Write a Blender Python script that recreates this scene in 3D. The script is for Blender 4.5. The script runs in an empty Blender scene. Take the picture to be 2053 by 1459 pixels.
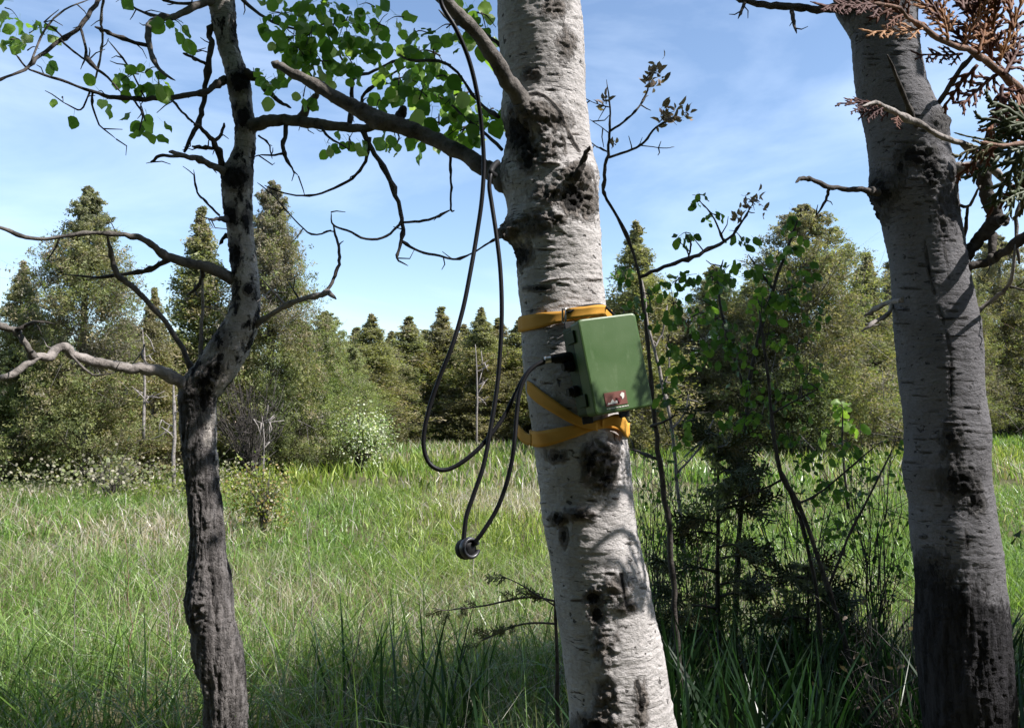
import bpy, math, random
import numpy as np
from mathutils import Vector, Matrix

S = bpy.context.scene
COL = S.collection
random.seed(7)
rng = np.random.default_rng(11)

# ------------------------------------------------------------------ camera, sky, sun, exposure
FPX, CX, CY = 1610.0, 1026.5, 729.5
PITCH = math.radians(2.93)
EYE = np.array((0.0, 0.0, 1.5))
cd = bpy.data.cameras.new('camera'); cam = bpy.data.objects.new('camera', cd); COL.objects.link(cam)
cam.location = EYE; cam.rotation_euler = (math.pi / 2 + PITCH, 0, 0)
cd.sensor_width = 36; cd.lens = FPX / 2053 * 36; cd.clip_start = 0.05; cd.clip_end = 2000
S.camera = cam

SUN_EL, SUN_SIDE = math.radians(50), math.radians(71)      # side: turned from "behind the camera" to the right
SUN_DIR = Vector((math.cos(SUN_EL) * math.sin(SUN_SIDE), -math.cos(SUN_EL) * math.cos(SUN_SIDE), math.sin(SUN_EL)))

W = bpy.data.worlds.new('World'); S.world = W; W.use_nodes = True
nt = W.node_tree; bg = nt.nodes['Background']
sky = nt.nodes.new('ShaderNodeTexSky'); sky.sky_type = 'NISHITA'; sky.sun_disc = False
sky.sun_elevation = SUN_EL; sky.sun_rotation = math.atan2(SUN_DIR.x, SUN_DIR.y)
sky.air_density = 1.0; sky.dust_density = 0.7; sky.ozone_density = 2.0; sky.altitude = 200
bg.inputs['Strength'].default_value = 0.112
tc = nt.nodes.new('ShaderNodeTexCoord')
mp = nt.nodes.new('ShaderNodeMapping'); mp.inputs['Scale'].default_value = (1.0, 1.0, 3.6); mp.inputs['Rotation'].default_value = (0.10, -0.26, 0.9)
nz = nt.nodes.new('ShaderNodeTexNoise'); nz.inputs['Scale'].default_value = 1.5; nz.inputs['Detail'].default_value = 9
nz.inputs['Roughness'].default_value = 0.55; nz.inputs['Distortion'].default_value = 0.5
cr = nt.nodes.new('ShaderNodeValToRGB'); cr.color_ramp.elements[0].position = 0.46; cr.color_ramp.elements[1].position = 1.0
cr.color_ramp.elements[1].color = (0.75, 0.75, 0.75, 1)
mx = nt.nodes.new('ShaderNodeMix'); mx.data_type = 'RGBA'; mx.inputs['B'].default_value = (7.2, 8.2, 9.6, 1)
nt.links.new(tc.outputs['Generated'], mp.inputs['Vector']); nt.links.new(mp.outputs['Vector'], nz.inputs['Vector'])
nt.links.new(nz.outputs['Fac'], cr.inputs['Fac']); nt.links.new(cr.outputs['Color'], mx.inputs['Factor'])
nt.links.new(sky.outputs['Color'], mx.inputs['A']); nt.links.new(mx.outputs['Result'], bg.inputs['Color'])

sl = bpy.data.lights.new('sun', 'SUN'); so = bpy.data.objects.new('sun', sl); COL.objects.link(so)
sl.energy = 5.0; sl.angle = math.radians(0.53); sl.color = (1.0, 0.955, 0.91)
so.rotation_euler = SUN_DIR.to_track_quat('Z', 'Y').to_euler(); so.location = (8, -3, 12)

S.view_settings.view_transform = 'Standard'; S.view_settings.look = 'None'
S.view_settings.exposure = 1.0; S.view_settings.gamma = 1; S.view_settings.use_curve_mapping = False
S.cycles.max_bounces = 6; S.cycles.transparent_max_bounces = 4; S.cycles.caustics_reflective = False; S.cycles.caustics_refractive = False

# ------------------------------------------------------------------ helpers
UPV = np.array((0, -math.sin(PITCH), math.cos(PITCH))); FWD = np.array((0, math.cos(PITCH), math.sin(PITCH))); RGT = np.array((1.0, 0, 0))
def at(px, py, Y):
    """world point seen at photo pixel (px, py) at world distance Y"""
    d = (px - CX) / FPX * RGT + (CY - py) / FPX * UPV + FWD
    return EYE + d * (Y / d[1])
def project(V):
    r = V - EYE
    f = r @ FWD
    return CX + FPX * (r @ RGT) / f, CY - FPX * (r @ UPV) / f

def _hash(i, j, k, seed):
    n = (i * 374761393 + j * 668265263 + k * 2147483647 + seed * 1274126177) & 0xffffffff
    n = ((n ^ (n >> 13)) * 1274126177) & 0xffffffff
    return ((n ^ (n >> 16)) & 0xffff) / 65535.0
def vnoise(P, seed=0):
    P = np.asarray(P, float); f = np.floor(P).astype(np.int64); t = P - f; t = t * t * (3 - 2 * t)
    out = 0
    for a in (0, 1):
        for b in (0, 1):
            for c in (0, 1):
                w = (t[:, 0] if a else 1 - t[:, 0]) * (t[:, 1] if b else 1 - t[:, 1]) * (t[:, 2] if c else 1 - t[:, 2])
                out = out + w * _hash(f[:, 0] + a, f[:, 1] + b, f[:, 2] + c, seed)
    return out * 2 - 1
def fbm(P, seed=0, o=4):
    P = np.asarray(P, float); s = 0; a = 1.0
    for k in range(o):
        s = s + a * vnoise(P * 2 ** k + 17.3 * k, seed + k); a *= 0.5
    return s

ROOT = {}
def mesh(name, V, F, mat, attrs=None, smooth=True):
    me = bpy.data.meshes.new(name)
    V = np.asarray(V, np.float32)
    if not isinstance(F, list): F = [F]
    F = [np.asarray(f, np.int32) for f in F if len(f)]
    me.vertices.add(len(V)); me.vertices.foreach_set('co', V.ravel())
    nl = sum(f.size for f in F); npoly = sum(len(f) for f in F)
    me.loops.add(nl); me.polygons.add(npoly)
    me.loops.foreach_set('vertex_index', np.concatenate([f.ravel() for f in F]))
    tot = np.concatenate([np.full(len(f), f.shape[1], np.int32) for f in F])
    me.polygons.foreach_set('loop_start', np.concatenate(([0], np.cumsum(tot)[:-1])).astype(np.int32))
    me.polygons.foreach_set('loop_total', tot)
    me.polygons.foreach_set('use_smooth', np.full(npoly, smooth))
    me.update(calc_edges=True)
    for k, v in (attrs or {}).items():
        v = np.asarray(v, np.float32)
        if v.ndim == 1:
            a = me.attributes.new(k, 'FLOAT', 'POINT'); a.data.foreach_set('value', v)
        else:
            a = me.attributes.new(k, 'FLOAT_COLOR', 'POINT')
            a.data.foreach_set('color', np.concatenate((v, np.ones((len(v), 1), np.float32)), 1).ravel())
    me.materials.append(mat)
    return me
def put(name, me, parent=None):
    o = bpy.data.objects.new(name, me); COL.objects.link(o)
    if parent is not None:
        o.parent = parent; ROOT[o.name] = ROOT[parent.name]
    return o
def part(name, V, F, mat, parent, attrs=None, smooth=True, kind=None):
    """a part given in world coordinates, under a thing whose Empty stands at ROOT[parent]"""
    o = put(name, mesh(name, np.asarray(V) - ROOT[parent.name], F, mat, attrs, smooth), parent)
    if kind: o['kind'] = kind
    return o
def thing(name, label, cat, loc, group=None):
    o = bpy.data.objects.new(name, None); COL.objects.link(o)
    o.empty_display_size = 0.1; o.location = loc; ROOT[o.name] = np.array(loc, float)
    o['label'] = label; o['category'] = cat
    if group: o['group'] = group
    return o
def tag(o, label, cat, group=None):
    o['label'] = label; o['category'] = cat
    if group: o['group'] = group
def merge(parts):
    Vs, Fs, n = [], {}, 0
    for V, F in parts:
        Vs.append(V)
        for f in (F if isinstance(F, list) else [F]):
            if len(f): Fs.setdefault(f.shape[1], []).append(f + n)
        n += len(V)
    return np.concatenate(Vs), [np.concatenate(v) for v in Fs.values()]

def catmull(P, sub=4):
    P = np.asarray(P, float)
    if len(P) < 3: 
        t = np.linspace(0, 1, sub + 1)[:, None]
        return P[0] * (1 - t) + P[-1] * t
    Q = np.concatenate(([2 * P[0] - P[1]], P, [2 * P[-1] - P[-2]])); out = []
    for i in range(1, len(Q) - 2):
        for t in np.arange(sub) / sub:
            a, b, c, d = Q[i - 1], Q[i], Q[i + 1], Q[i + 2]
            out.append(0.5 * (2 * b + (c - a) * t + (2 * a - 5 * b + 4 * c - d) * t * t + (3 * b - a - 3 * c + d) * t ** 3))
    out.append(P[-1]); return np.array(out)
def tube(P, R, n=6, closed_ends=True):
    P = np.asarray(P, float); R = np.asarray(R, float); m = len(P)
    T = np.gradient(P, axis=0); T /= np.linalg.norm(T, axis=1)[:, None] + 1e-12
    N = np.zeros_like(P); a = np.array((0, 0, 1.0)) if abs(T[0][2]) < .9 else np.array((1.0, 0, 0))
    u = a - T[0] * (a @ T[0]); u /= np.linalg.norm(u); N[0] = u
    for i in range(1, m):
        u = N[i - 1] - T[i] * (N[i - 1] @ T[i]); N[i] = u / (np.linalg.norm(u) + 1e-12)
    B = np.cross(T, N); th = np.arange(n) / n * 2 * np.pi
    V = P[:, None] + R[:, None, None] * (np.cos(th)[None, :, None] * N[:, None] + np.sin(th)[None, :, None] * B[:, None])
    V = V.reshape(-1, 3)
    i = np.arange(m - 1)[:, None] * n; j = np.arange(n)[None]; k = (j + 1) % n
    F = np.stack((i + j, i + k, i + n + k, i + n + j), -1).reshape(-1, 4)
    if closed_ends:
        V = np.concatenate((V, P[:1], P[-1:])); a, b = m * n, m * n + 1
        jj = np.arange(n); kk = (jj + 1) % n; e = (m - 1) * n
        tri = np.concatenate((np.stack((kk, jj, np.full(n, a)), 1), np.stack((e + jj, e + kk, np.full(n, b)), 1)))
        return V, [F, tri]
    return V, [F]
def box(c, sx, sy, sz):
    V = np.array([(x, y, z) for x in (-1, 1) for y in (-1, 1) for z in (-1, 1)], float) * (sx / 2, sy / 2, sz / 2) + c
    return V, [np.array([(0, 1, 3, 2), (4, 6, 7, 5), (0, 4, 5, 1), (2, 3, 7, 6), (0, 2, 6, 4), (1, 5, 7, 3)])]

# ------------------------------------------------------------------ materials
class M:
    def __init__(s, name):
        s.m = bpy.data.materials.new(name); s.m.use_nodes = True; s.t = s.m.node_tree; s.b = s.t.nodes['Principled BSDF']
    def n(s, typ, **kw):
        x = s.t.nodes.new('ShaderNode' + typ)
        for k, v in kw.items():
            if k in x.inputs: x.inputs[k].default_value = v
            else: setattr(x, k, v)
        return x
    def l(s, a, b): s.t.links.new(a, b)
    def coord(s, scale, kind='Object'):
        c = s.n('TexCoord'); m = s.n('Mapping'); m.inputs['Scale'].default_value = scale
        s.l(c.outputs[kind], m.inputs['Vector']); return m.outputs['Vector']
    def noise(s, vec, scale, detail=4, rough=.55):
        x = s.n('TexNoise', Scale=scale, Detail=detail, Roughness=rough); s.l(vec, x.inputs['Vector']); return x.outputs['Fac']
    def ramp(s, fac, *stops):
        r = s.n('ValToRGB'); e = r.color_ramp.elements
        while len(e) < len(stops): e.new(.5)
        for k, (p, c) in zip(e, stops):
            k.position = p; k.color = (*c, 1) if len(c) == 3 else c
        s.l(fac, r.inputs['Fac']); return r.outputs['Color']
    def mix(s, fac, a, b, blend='MIX'):
        x = s.n('Mix', data_type='RGBA', blend_type=blend)
        for v, k in ((fac, 'Factor'), (a, 'A'), (b, 'B')):
            if isinstance(v, (int, float)): x.inputs[k].default_value = v
            elif isinstance(v, tuple): x.inputs[k].default_value = (*v, 1)
            else: s.l(v, x.inputs[k])
        return x.outputs['Result']
    def math(s, op, a, b=0.0, clamp=False):
        x = s.n('Math', operation=op, use_clamp=clamp)
        for i, v in enumerate((a, b)):
            if isinstance(v, (int, float)): x.inputs[i].default_value = v
            else: s.l(v, x.inputs[i])
        return x.outputs[0]
    def attr(s, name, out='Fac'):
        return s.n('Attribute', attribute_name=name).outputs[out]
    def bump(s, h, strength, dist):
        x = s.n('Bump', Strength=strength, Distance=dist); s.l(h, x.inputs['Height']); s.l(x.outputs['Normal'], s.b.inputs['Normal'])
    def base(s, c, rough=.7, spec=.3):
        if isinstance(c, tuple): s.b.inputs['Base Color'].default_value = (*c, 1)
        else: s.l(c, s.b.inputs['Base Color'])
        s.b.inputs['Roughness'].default_value = rough; s.b.inputs['Specular IOR Level'].default_value = spec
    def leafy(s, col, trans, rough=.5, spec=.35):
        """thin leaf: part of the light goes through"""
        s.base(col, rough, spec)
        tr = s.n('BsdfTranslucent'); mxs = s.n('MixShader'); mxs.inputs[0].default_value = trans
        out = s.t.nodes['Material Output']
        if isinstance(col, tuple): tr.inputs['Color'].default_value = (*col, 1)
        else: s.l(s.mix(1.0, col, (1.5, 1.6, .7), 'MULTIPLY'), tr.inputs['Color'])
        s.l(s.b.outputs[0], mxs.inputs[1]); s.l(tr.outputs[0], mxs.inputs[2]); s.l(mxs.outputs[0], out.inputs['Surface'])

def bark(name, pale, pale2, dark, furrow, mid, lent=1.0, patch=0.0):
    m = M(name)
    big = m.noise(m.coord((1, 1, 1)), 9, 5, .6)
    fine = m.noise(m.coord((1, 1, 1.5)), 120, 5, .7)
    c = m.mix(m.ramp(big, (.35, (0, 0, 0)), (.68, (1, 1, 1))), pale, pale2)
    c = m.mix(m.ramp(fine, (.42, (0, 0, 0)), (.7, (.5, .5, .5))), c, tuple(x * .55 for x in pale2))
    streak = m.noise(m.coord((14, 14, 150)), 1.6, 3, .6)                   # lenticels: short level dashes
    where = m.noise(m.coord((1, 1, 1.6)), 13, 2)
    gate = m.ramp(where, (.44, (0, 0, 0)), (.60, (1, 1, 1)))
    le = m.math('MULTIPLY', m.ramp(streak, (.61, (0, 0, 0)), (.67, (1, 1, 1))), gate)
    dot = m.noise(m.coord((48, 48, 66)), 1.0, 2, .5)
    dots = m.ramp(dot, (.655, (0, 0, 0)), (.70, (1, 1, 1)))
    marks = m.math('MULTIPLY', m.math('MAXIMUM', le, m.math('MULTIPLY', dots, .8)), lent, True)
    c = m.mix(marks, c, dark)
    sc = m.attr('scar')
    rag = m.noise(m.coord((1, 1, .6)), 55, 6, .7)
    scm = m.ramp(m.math('ADD', sc, m.math('MULTIPLY', m.math('SUBTRACT', rag, .5), 1.5)), (.46, (0, 0, 0)), (.57, (1, 1, 1)))
    if patch > 0:
        pn = m.noise(m.coord((1, 1, .6)), 20, 6, .7)
        scm = m.math('MAXIMUM', scm, m.math('MULTIPLY', m.ramp(pn, (.52, (0, 0, 0)), (.58, (1, 1, 1))), patch))
    mdm = m.ramp(m.math('ADD', sc, m.math('MULTIPLY', m.math('SUBTRACT', rag, .5), .8)), (.15, (0, 0, 0)), (.32, (.9, .9, .9)))
    c = m.mix(mdm, c, m.mix(m.ramp(rag, (.35, (0, 0, 0)), (.65, (1, 1, 1))), tuple(x * .45 for x in mid), tuple(x * 1.5 for x in mid)))
    c = m.mix(scm, c, dark)
    fu = m.attr('furrow')
    fn = m.noise(m.coord((55, 55, 7)), 1.0, 5, .65)
    fcol = m.ramp(fn, (.34, tuple(x * .2 for x in furrow)), (.5, furrow), (.75, tuple(x * 1.7 for x in furrow)))
    fum = m.ramp(m.math('ADD', fu, m.math('MULTIPLY', m.math('SUBTRACT', rag, .5), .9)), (.4, (0, 0, 0)), (.6, (1, 1, 1)))
    c = m.mix(fum, c, fcol)
    m.base(c, .82, .2)
    h = m.math('ADD', m.math('MULTIPLY', fine, .9), m.math('MULTIPLY', marks, -.5))
    h = m.math('ADD', h, m.math('MULTIPLY', m.math('MULTIPLY', fn, fum), 2.0))
    h = m.math('ADD', h, m.math('MULTIPLY', m.math('MULTIPLY', rag, m.math('MAXIMUM', scm, mdm)), 4.5))
    m.bump(h, .85, .007)
    return m.m
BARK_MAIN = bark('bark_pale_aspen', (.50, .475, .465), (.35, .33, .32), (.022, .020, .019), (.10, .085, .075), (.15, .13, .115))
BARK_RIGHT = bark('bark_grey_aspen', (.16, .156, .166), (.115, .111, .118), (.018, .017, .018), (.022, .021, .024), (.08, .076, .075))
BARK_LEFT = bark('bark_rough_aspen', (.42, .385, .35), (.27, .245, .225), (.014, .012, .012), (.12, .11, .107), (.18, .16, .15), lent=.6, patch=1.0)

def wood(name, a, b, s=60):
    m = M(name); n1 = m.noise(m.coord((1, 1, 1)), s, 5, .65); n2 = m.noise(m.coord((1, 1, 1)), 14, 3)
    c = m.mix(m.ramp(n1, (.35, (0, 0, 0)), (.65, (1, 1, 1))), a, b)
    c = m.mix(m.ramp(m.noise(m.coord((1, 1, 1)), 30, 5, .7), (.48, (0, 0, 0)), (.62, (.8, .8, .8))), c, tuple(x * .3 for x in a))
    m.base(c, .85, .2); m.bump(n1, .9, .007); return m.m
WOOD_DARK = wood('wood_dark_twig', (.05, .043, .04), (.09, .08, .072))
WOOD_MID = wood('wood_grey_brown', (.10, .09, .083), (.18, .163, .15))
WOOD_PALE = wood('wood_weathered', (.20, .178, .165), (.33, .30, .285))
WOOD_RED = wood('wood_red_twig', (.16, .09, .065), (.26, .17, .13))

def leafmat(name, stops, trans=.4, rough=.45, by='Object'):
    m = M(name)
    if by == 'Object':
        f = m.n('ObjectInfo').outputs['Random']
    c = m.ramp(f, *stops); m.leafy(c, trans, rough); return m.m
LEAF = leafmat('aspen_leaf', [(0, (.065, .14, .030)), (.4, (.125, .235, .048)), (.85, (.18, .29, .06)), (1, (.36, .42, .25))], .54, .4)
LEAF_DARK = leafmat('shrub_leaf', [(0, (.04, .085, .022)), (.6, (.062, .125, .03)), (1, (.13, .22, .045))], .45, .45)
LEAF_LIME = leafmat('young_leaf', [(0, (.12, .22, .04)), (1, (.22, .32, .07))], .45)
LEAF_YELLOW = leafmat('bush_leaf', [(0, (.16, .22, .045)), (.75, (.28, .30, .08)), (1, (.36, .24, .11))], .4)
SEEDHEAD = leafmat('dry_catkin', [(0, (.17, .125, .10)), (1, (.33, .25, .20))], .15, .8)
CEDAR_BROWN = leafmat('cedar_rust', [(0, (.055, .016, .015)), (.5, (.12, .042, .022)), (.8, (.28, .12, .045)), (1, (.44, .25, .12))], .15, .7)
CEDAR_GREEN = leafmat('cedar_green', [(0, (.03, .045, .018)), (.6, (.055, .075, .025)), (1, (.11, .09, .035))], .15, .55)

def vcol(name, trans, rough=.6, spec=.25, haze=None):
    m = M(name); c = m.attr('tint', 'Color'); m.leafy(c, trans, rough, spec); return m.m
CROWN = vcol('crown_leaves', .38, .6)
GRASS = vcol('grass_blades', .35, .36, .5)
def plain(name, c, rough=.5, spec=.4, metal=0, var=.15, scale=40):
    m = M(name); n1 = m.noise(m.coord((1, 1, 1)), scale, 4)
    m.base(m.mix(m.ramp(n1, (.3, (0, 0, 0)), (.7, (1, 1, 1))), tuple(x * (1 - var) for x in c), tuple(min(1, x * (1 + var)) for x in c)), rough, spec)
    m.b.inputs['Metallic'].default_value = metal; m.bump(n1, .15, .001); return m.m
GROUND = M('meadow_soil')
_a = GROUND.noise(GROUND.coord((1, 1, 1)), .9, 6); _b = GROUND.noise(GROUND.coord((1, 1, 1)), 24, 5)
GROUND.base(GROUND.mix(_b, GROUND.mix(GROUND.ramp(_a, (.35, (0, 0, 0)), (.65, (1, 1, 1))), (.045, .06, .02), (.085, .085, .035)), (.12, .10, .06)), .95, .1)
GROUND.bump(_b, .8, .05); GROUND = GROUND.m

# ------------------------------------------------------------------ ground
def ground_z(x, y):
    return 0.05 * np.sin(x * .35 + 1) * np.cos(y * .27) + 0.03 * np.sin(x * .9 + y * .7)
g = np.concatenate((-np.geomspace(700, 1, 50), np.linspace(-.9, .9, 13), np.geomspace(1, 700, 50)))
gx, gy = np.meshgrid(g, g + 8)
gv = np.stack((gx, gy, np.where(np.hypot(gx, gy) < 70, ground_z(gx, gy), 0)), -1).reshape(-1, 3)
q = len(g); i = np.arange(q - 1)[:, None] * q + np.arange(q - 1)[None]
o = put('ground', mesh('ground', gv, np.stack((i, i + 1, i + q + 1, i + q), -1).reshape(-1, 4), GROUND)); o['kind'] = 'structure'

# ------------------------------------------------------------------ grass (one mass of blades)
def blades(n, X, Y, H, Wd, C, lean, seed, seg=3):
    r = np.random.default_rng(seed)
    a = r.uniform(0, 2 * np.pi, n); face = r.uniform(0, np.pi, n)
    ld = np.stack((np.cos(a), np.sin(a)), 1); wd = np.stack((np.cos(face), np.sin(face)), 1) * Wd[:, None] / 2
    Z = ground_z(X, Y) - .02
    rows = []
    for k in range(seg):
        t = k / seg; b = lean * H * t ** 1.8
        cx, cy, cz = X + ld[:, 0] * b, Y + ld[:, 1] * b, Z + H * (t - .35 * np.minimum(lean, 1.4) * t ** 2.4)
        w = (1 - .75 * t ** 1.5)
        rows.append(np.stack((cx - wd[:, 0] * w, cy - wd[:, 1] * w, cz), 1)); rows.append(np.stack((cx + wd[:, 0] * w, cy + wd[:, 1] * w, cz), 1))
    b = lean * H
    rows.append(np.stack((X + ld[:, 0] * b, Y + ld[:, 1] * b, Z + H * (1 - .35 * np.minimum(lean, 1.4))), 1))
    m = 2 * seg + 1
    V = np.stack(rows, 1).reshape(-1, 3); base = (np.arange(n) * m)[:, None]
    quads = np.concatenate([base + np.array([[2 * k, 2 * k + 1, 2 * k + 3, 2 * k + 2]]) for k in range(seg - 1)])
    tri = base + np.array([[2 * seg - 2, 2 * seg - 1, 2 * seg]])
    return V, quads, tri, np.repeat(C, m, 0)
def meadow():
    Vs, Qs, Ts, Cs, off = [], [], [], [], 0
    def add(n, X, Y, H, Wd, C, lean, seed, seg=3):
        nonlocal off
        V, Q, T, Cc = blades(n, X, Y, H, Wd, C, lean, seed, seg)
        Vs.append(V); Qs.append(Q + off); Ts.append(T + off); Cs.append(Cc); off += len(V)
    trunks = np.array([(-.96, 2.6, .34), (.3, 1.6, .5), (1.25, 2.25, .22)])
    def scatter(d0, d1, dens, seed, clump):
        r = np.random.default_rng(seed)
        n = int(dens * ((d1 ** 2 - d0 ** 2) * .72 + (d1 - d0) * 1.6) / clump)
        d = np.sqrt(r.uniform(d0 ** 2, d1 ** 2, n)); x = r.uniform(-1, 1, n) * (.72 * d + .8)
        cid = np.repeat(np.arange(n), clump); sp = .05 + .004 * d
        X = x[cid] + r.normal(0, 1, n * clump) * sp[cid]; Y = d[cid] + r.normal(0, 1, n * clump) * sp[cid]
        keep = np.ones(len(X), bool)
        for tx, ty, tr in trunks:
            keep &= ~((np.hypot(X - tx, Y - ty) < tr) | ((abs(X - tx * Y / ty) < .13) & (Y < ty)))
        keep &= Y > 2.2
        return X[keep], Y[keep], r.uniform(0, 1, len(cid))[keep], cid[keep], r.uniform(0, 1, n)[cid[keep]], r
    G = np.array([(.112, .20, .04), (.155, .245, .055), (.20, .285, .078), (.095, .165, .038)])
    STRAW = np.array([(.36, .33, .22), (.46, .42, .34), (.34, .28, .19), (.44, .40, .37)])
    def colour(X, Y, u, cu, r, straw_bias):
        n = len(X); c = G[(u * 3.99).astype(int)] * r.uniform(.55, 1.5, (n, 1))
        k = fbm(np.stack((X * .5, Y * .33, X * 0), 1), 5, 3)
        yel = np.clip(fbm(np.stack((X * .23 + 9, Y * .2, X * 0), 1), 31, 2), 0, 1)[:, None]
        c = c * (1 + yel * np.array([[.55, .2, .1]]))
        far = np.clip((Y - 9) / 7, 0, 1)
        p = straw_bias + .26 * np.clip(k * 1.6, -.6, 1) + .12 * np.exp(-((Y - 12) / 3.0) ** 2) + .12 * np.clip((-X - 2) / 5, 0, 1) * np.exp(-((Y - 9) / 3.5) ** 2)
        isS = (.55 * u + .45 * cu) < p
        c[isS] = STRAW[r.integers(0, 4, isS.sum())] * r.uniform(.75, 1.15, (isS.sum(), 1))
        return c, isS
    # near: broad tall blades, tree shade also painted into their colours
    X, Y, u, cid, cu, r = scatter(2.2, 4.6, 760, 1, 9)
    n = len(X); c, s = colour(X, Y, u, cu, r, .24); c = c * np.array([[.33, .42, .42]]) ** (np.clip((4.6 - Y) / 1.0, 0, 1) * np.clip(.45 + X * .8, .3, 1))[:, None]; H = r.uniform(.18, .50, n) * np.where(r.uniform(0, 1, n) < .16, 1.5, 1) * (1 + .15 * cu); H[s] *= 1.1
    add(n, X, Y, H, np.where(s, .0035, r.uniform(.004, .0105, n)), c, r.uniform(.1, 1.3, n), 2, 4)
    X, Y, u, cid, cu, r = scatter(4.6, 8, 1150, 3, 10)
    n = len(X); c, s = colour(X, Y, u, cu, r, .25); H = r.uniform(.10, .32, n)
    add(n, X, Y, H, np.where(s, .0045, r.uniform(.005, .010, n)), c, r.uniform(.1, 1.5, n), 4)
    X, Y, u, cid, cu, r = scatter(8, 14, 430, 5, 12)
    n = len(X); c, s = colour(X, Y, u, cu, r, .25); H = r.uniform(.12, .33, n)
    add(n, X, Y, H, r.uniform(.008, .018, n), c, r.uniform(.1, 1.3, n), 6, 2)
    X, Y, u, cid, cu, r = scatter(14, 30, 70, 7, 14)
    n = len(X); c, s = colour(X, Y, u, cu, r, .22); H = r.uniform(.2, .5, n)
    add(n, X, Y, H, r.uniform(.02, .05, n), c, r.uniform(.1, .7, n), 8, 2)
    X, Y, u, cid, cu, r = scatter(30, 70, 16, 9, 14)
    n = len(X); c, s = colour(X, Y, u, cu, r, .2); H = r.uniform(.2, .5, n)
    add(n, X, Y, H, r.uniform(.05, .12, n), c, r.uniform(.1, .7, n), 10, 2)
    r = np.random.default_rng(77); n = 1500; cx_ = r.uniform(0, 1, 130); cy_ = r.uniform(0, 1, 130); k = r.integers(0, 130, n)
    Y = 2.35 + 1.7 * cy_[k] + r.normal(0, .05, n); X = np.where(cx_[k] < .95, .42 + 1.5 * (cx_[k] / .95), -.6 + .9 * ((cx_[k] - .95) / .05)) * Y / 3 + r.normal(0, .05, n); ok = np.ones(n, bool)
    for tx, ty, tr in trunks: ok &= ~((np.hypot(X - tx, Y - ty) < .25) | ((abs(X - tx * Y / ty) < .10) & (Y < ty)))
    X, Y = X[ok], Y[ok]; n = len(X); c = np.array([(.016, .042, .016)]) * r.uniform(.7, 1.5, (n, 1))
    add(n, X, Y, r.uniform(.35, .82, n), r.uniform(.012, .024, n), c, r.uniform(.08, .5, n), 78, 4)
    V = np.concatenate(Vs)
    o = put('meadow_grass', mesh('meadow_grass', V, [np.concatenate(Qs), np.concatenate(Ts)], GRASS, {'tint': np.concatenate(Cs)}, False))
    o['kind'] = 'stuff'; o['label'] = 'tall green meadow grass mixed with dry straw blades'
    
meadow()

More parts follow.
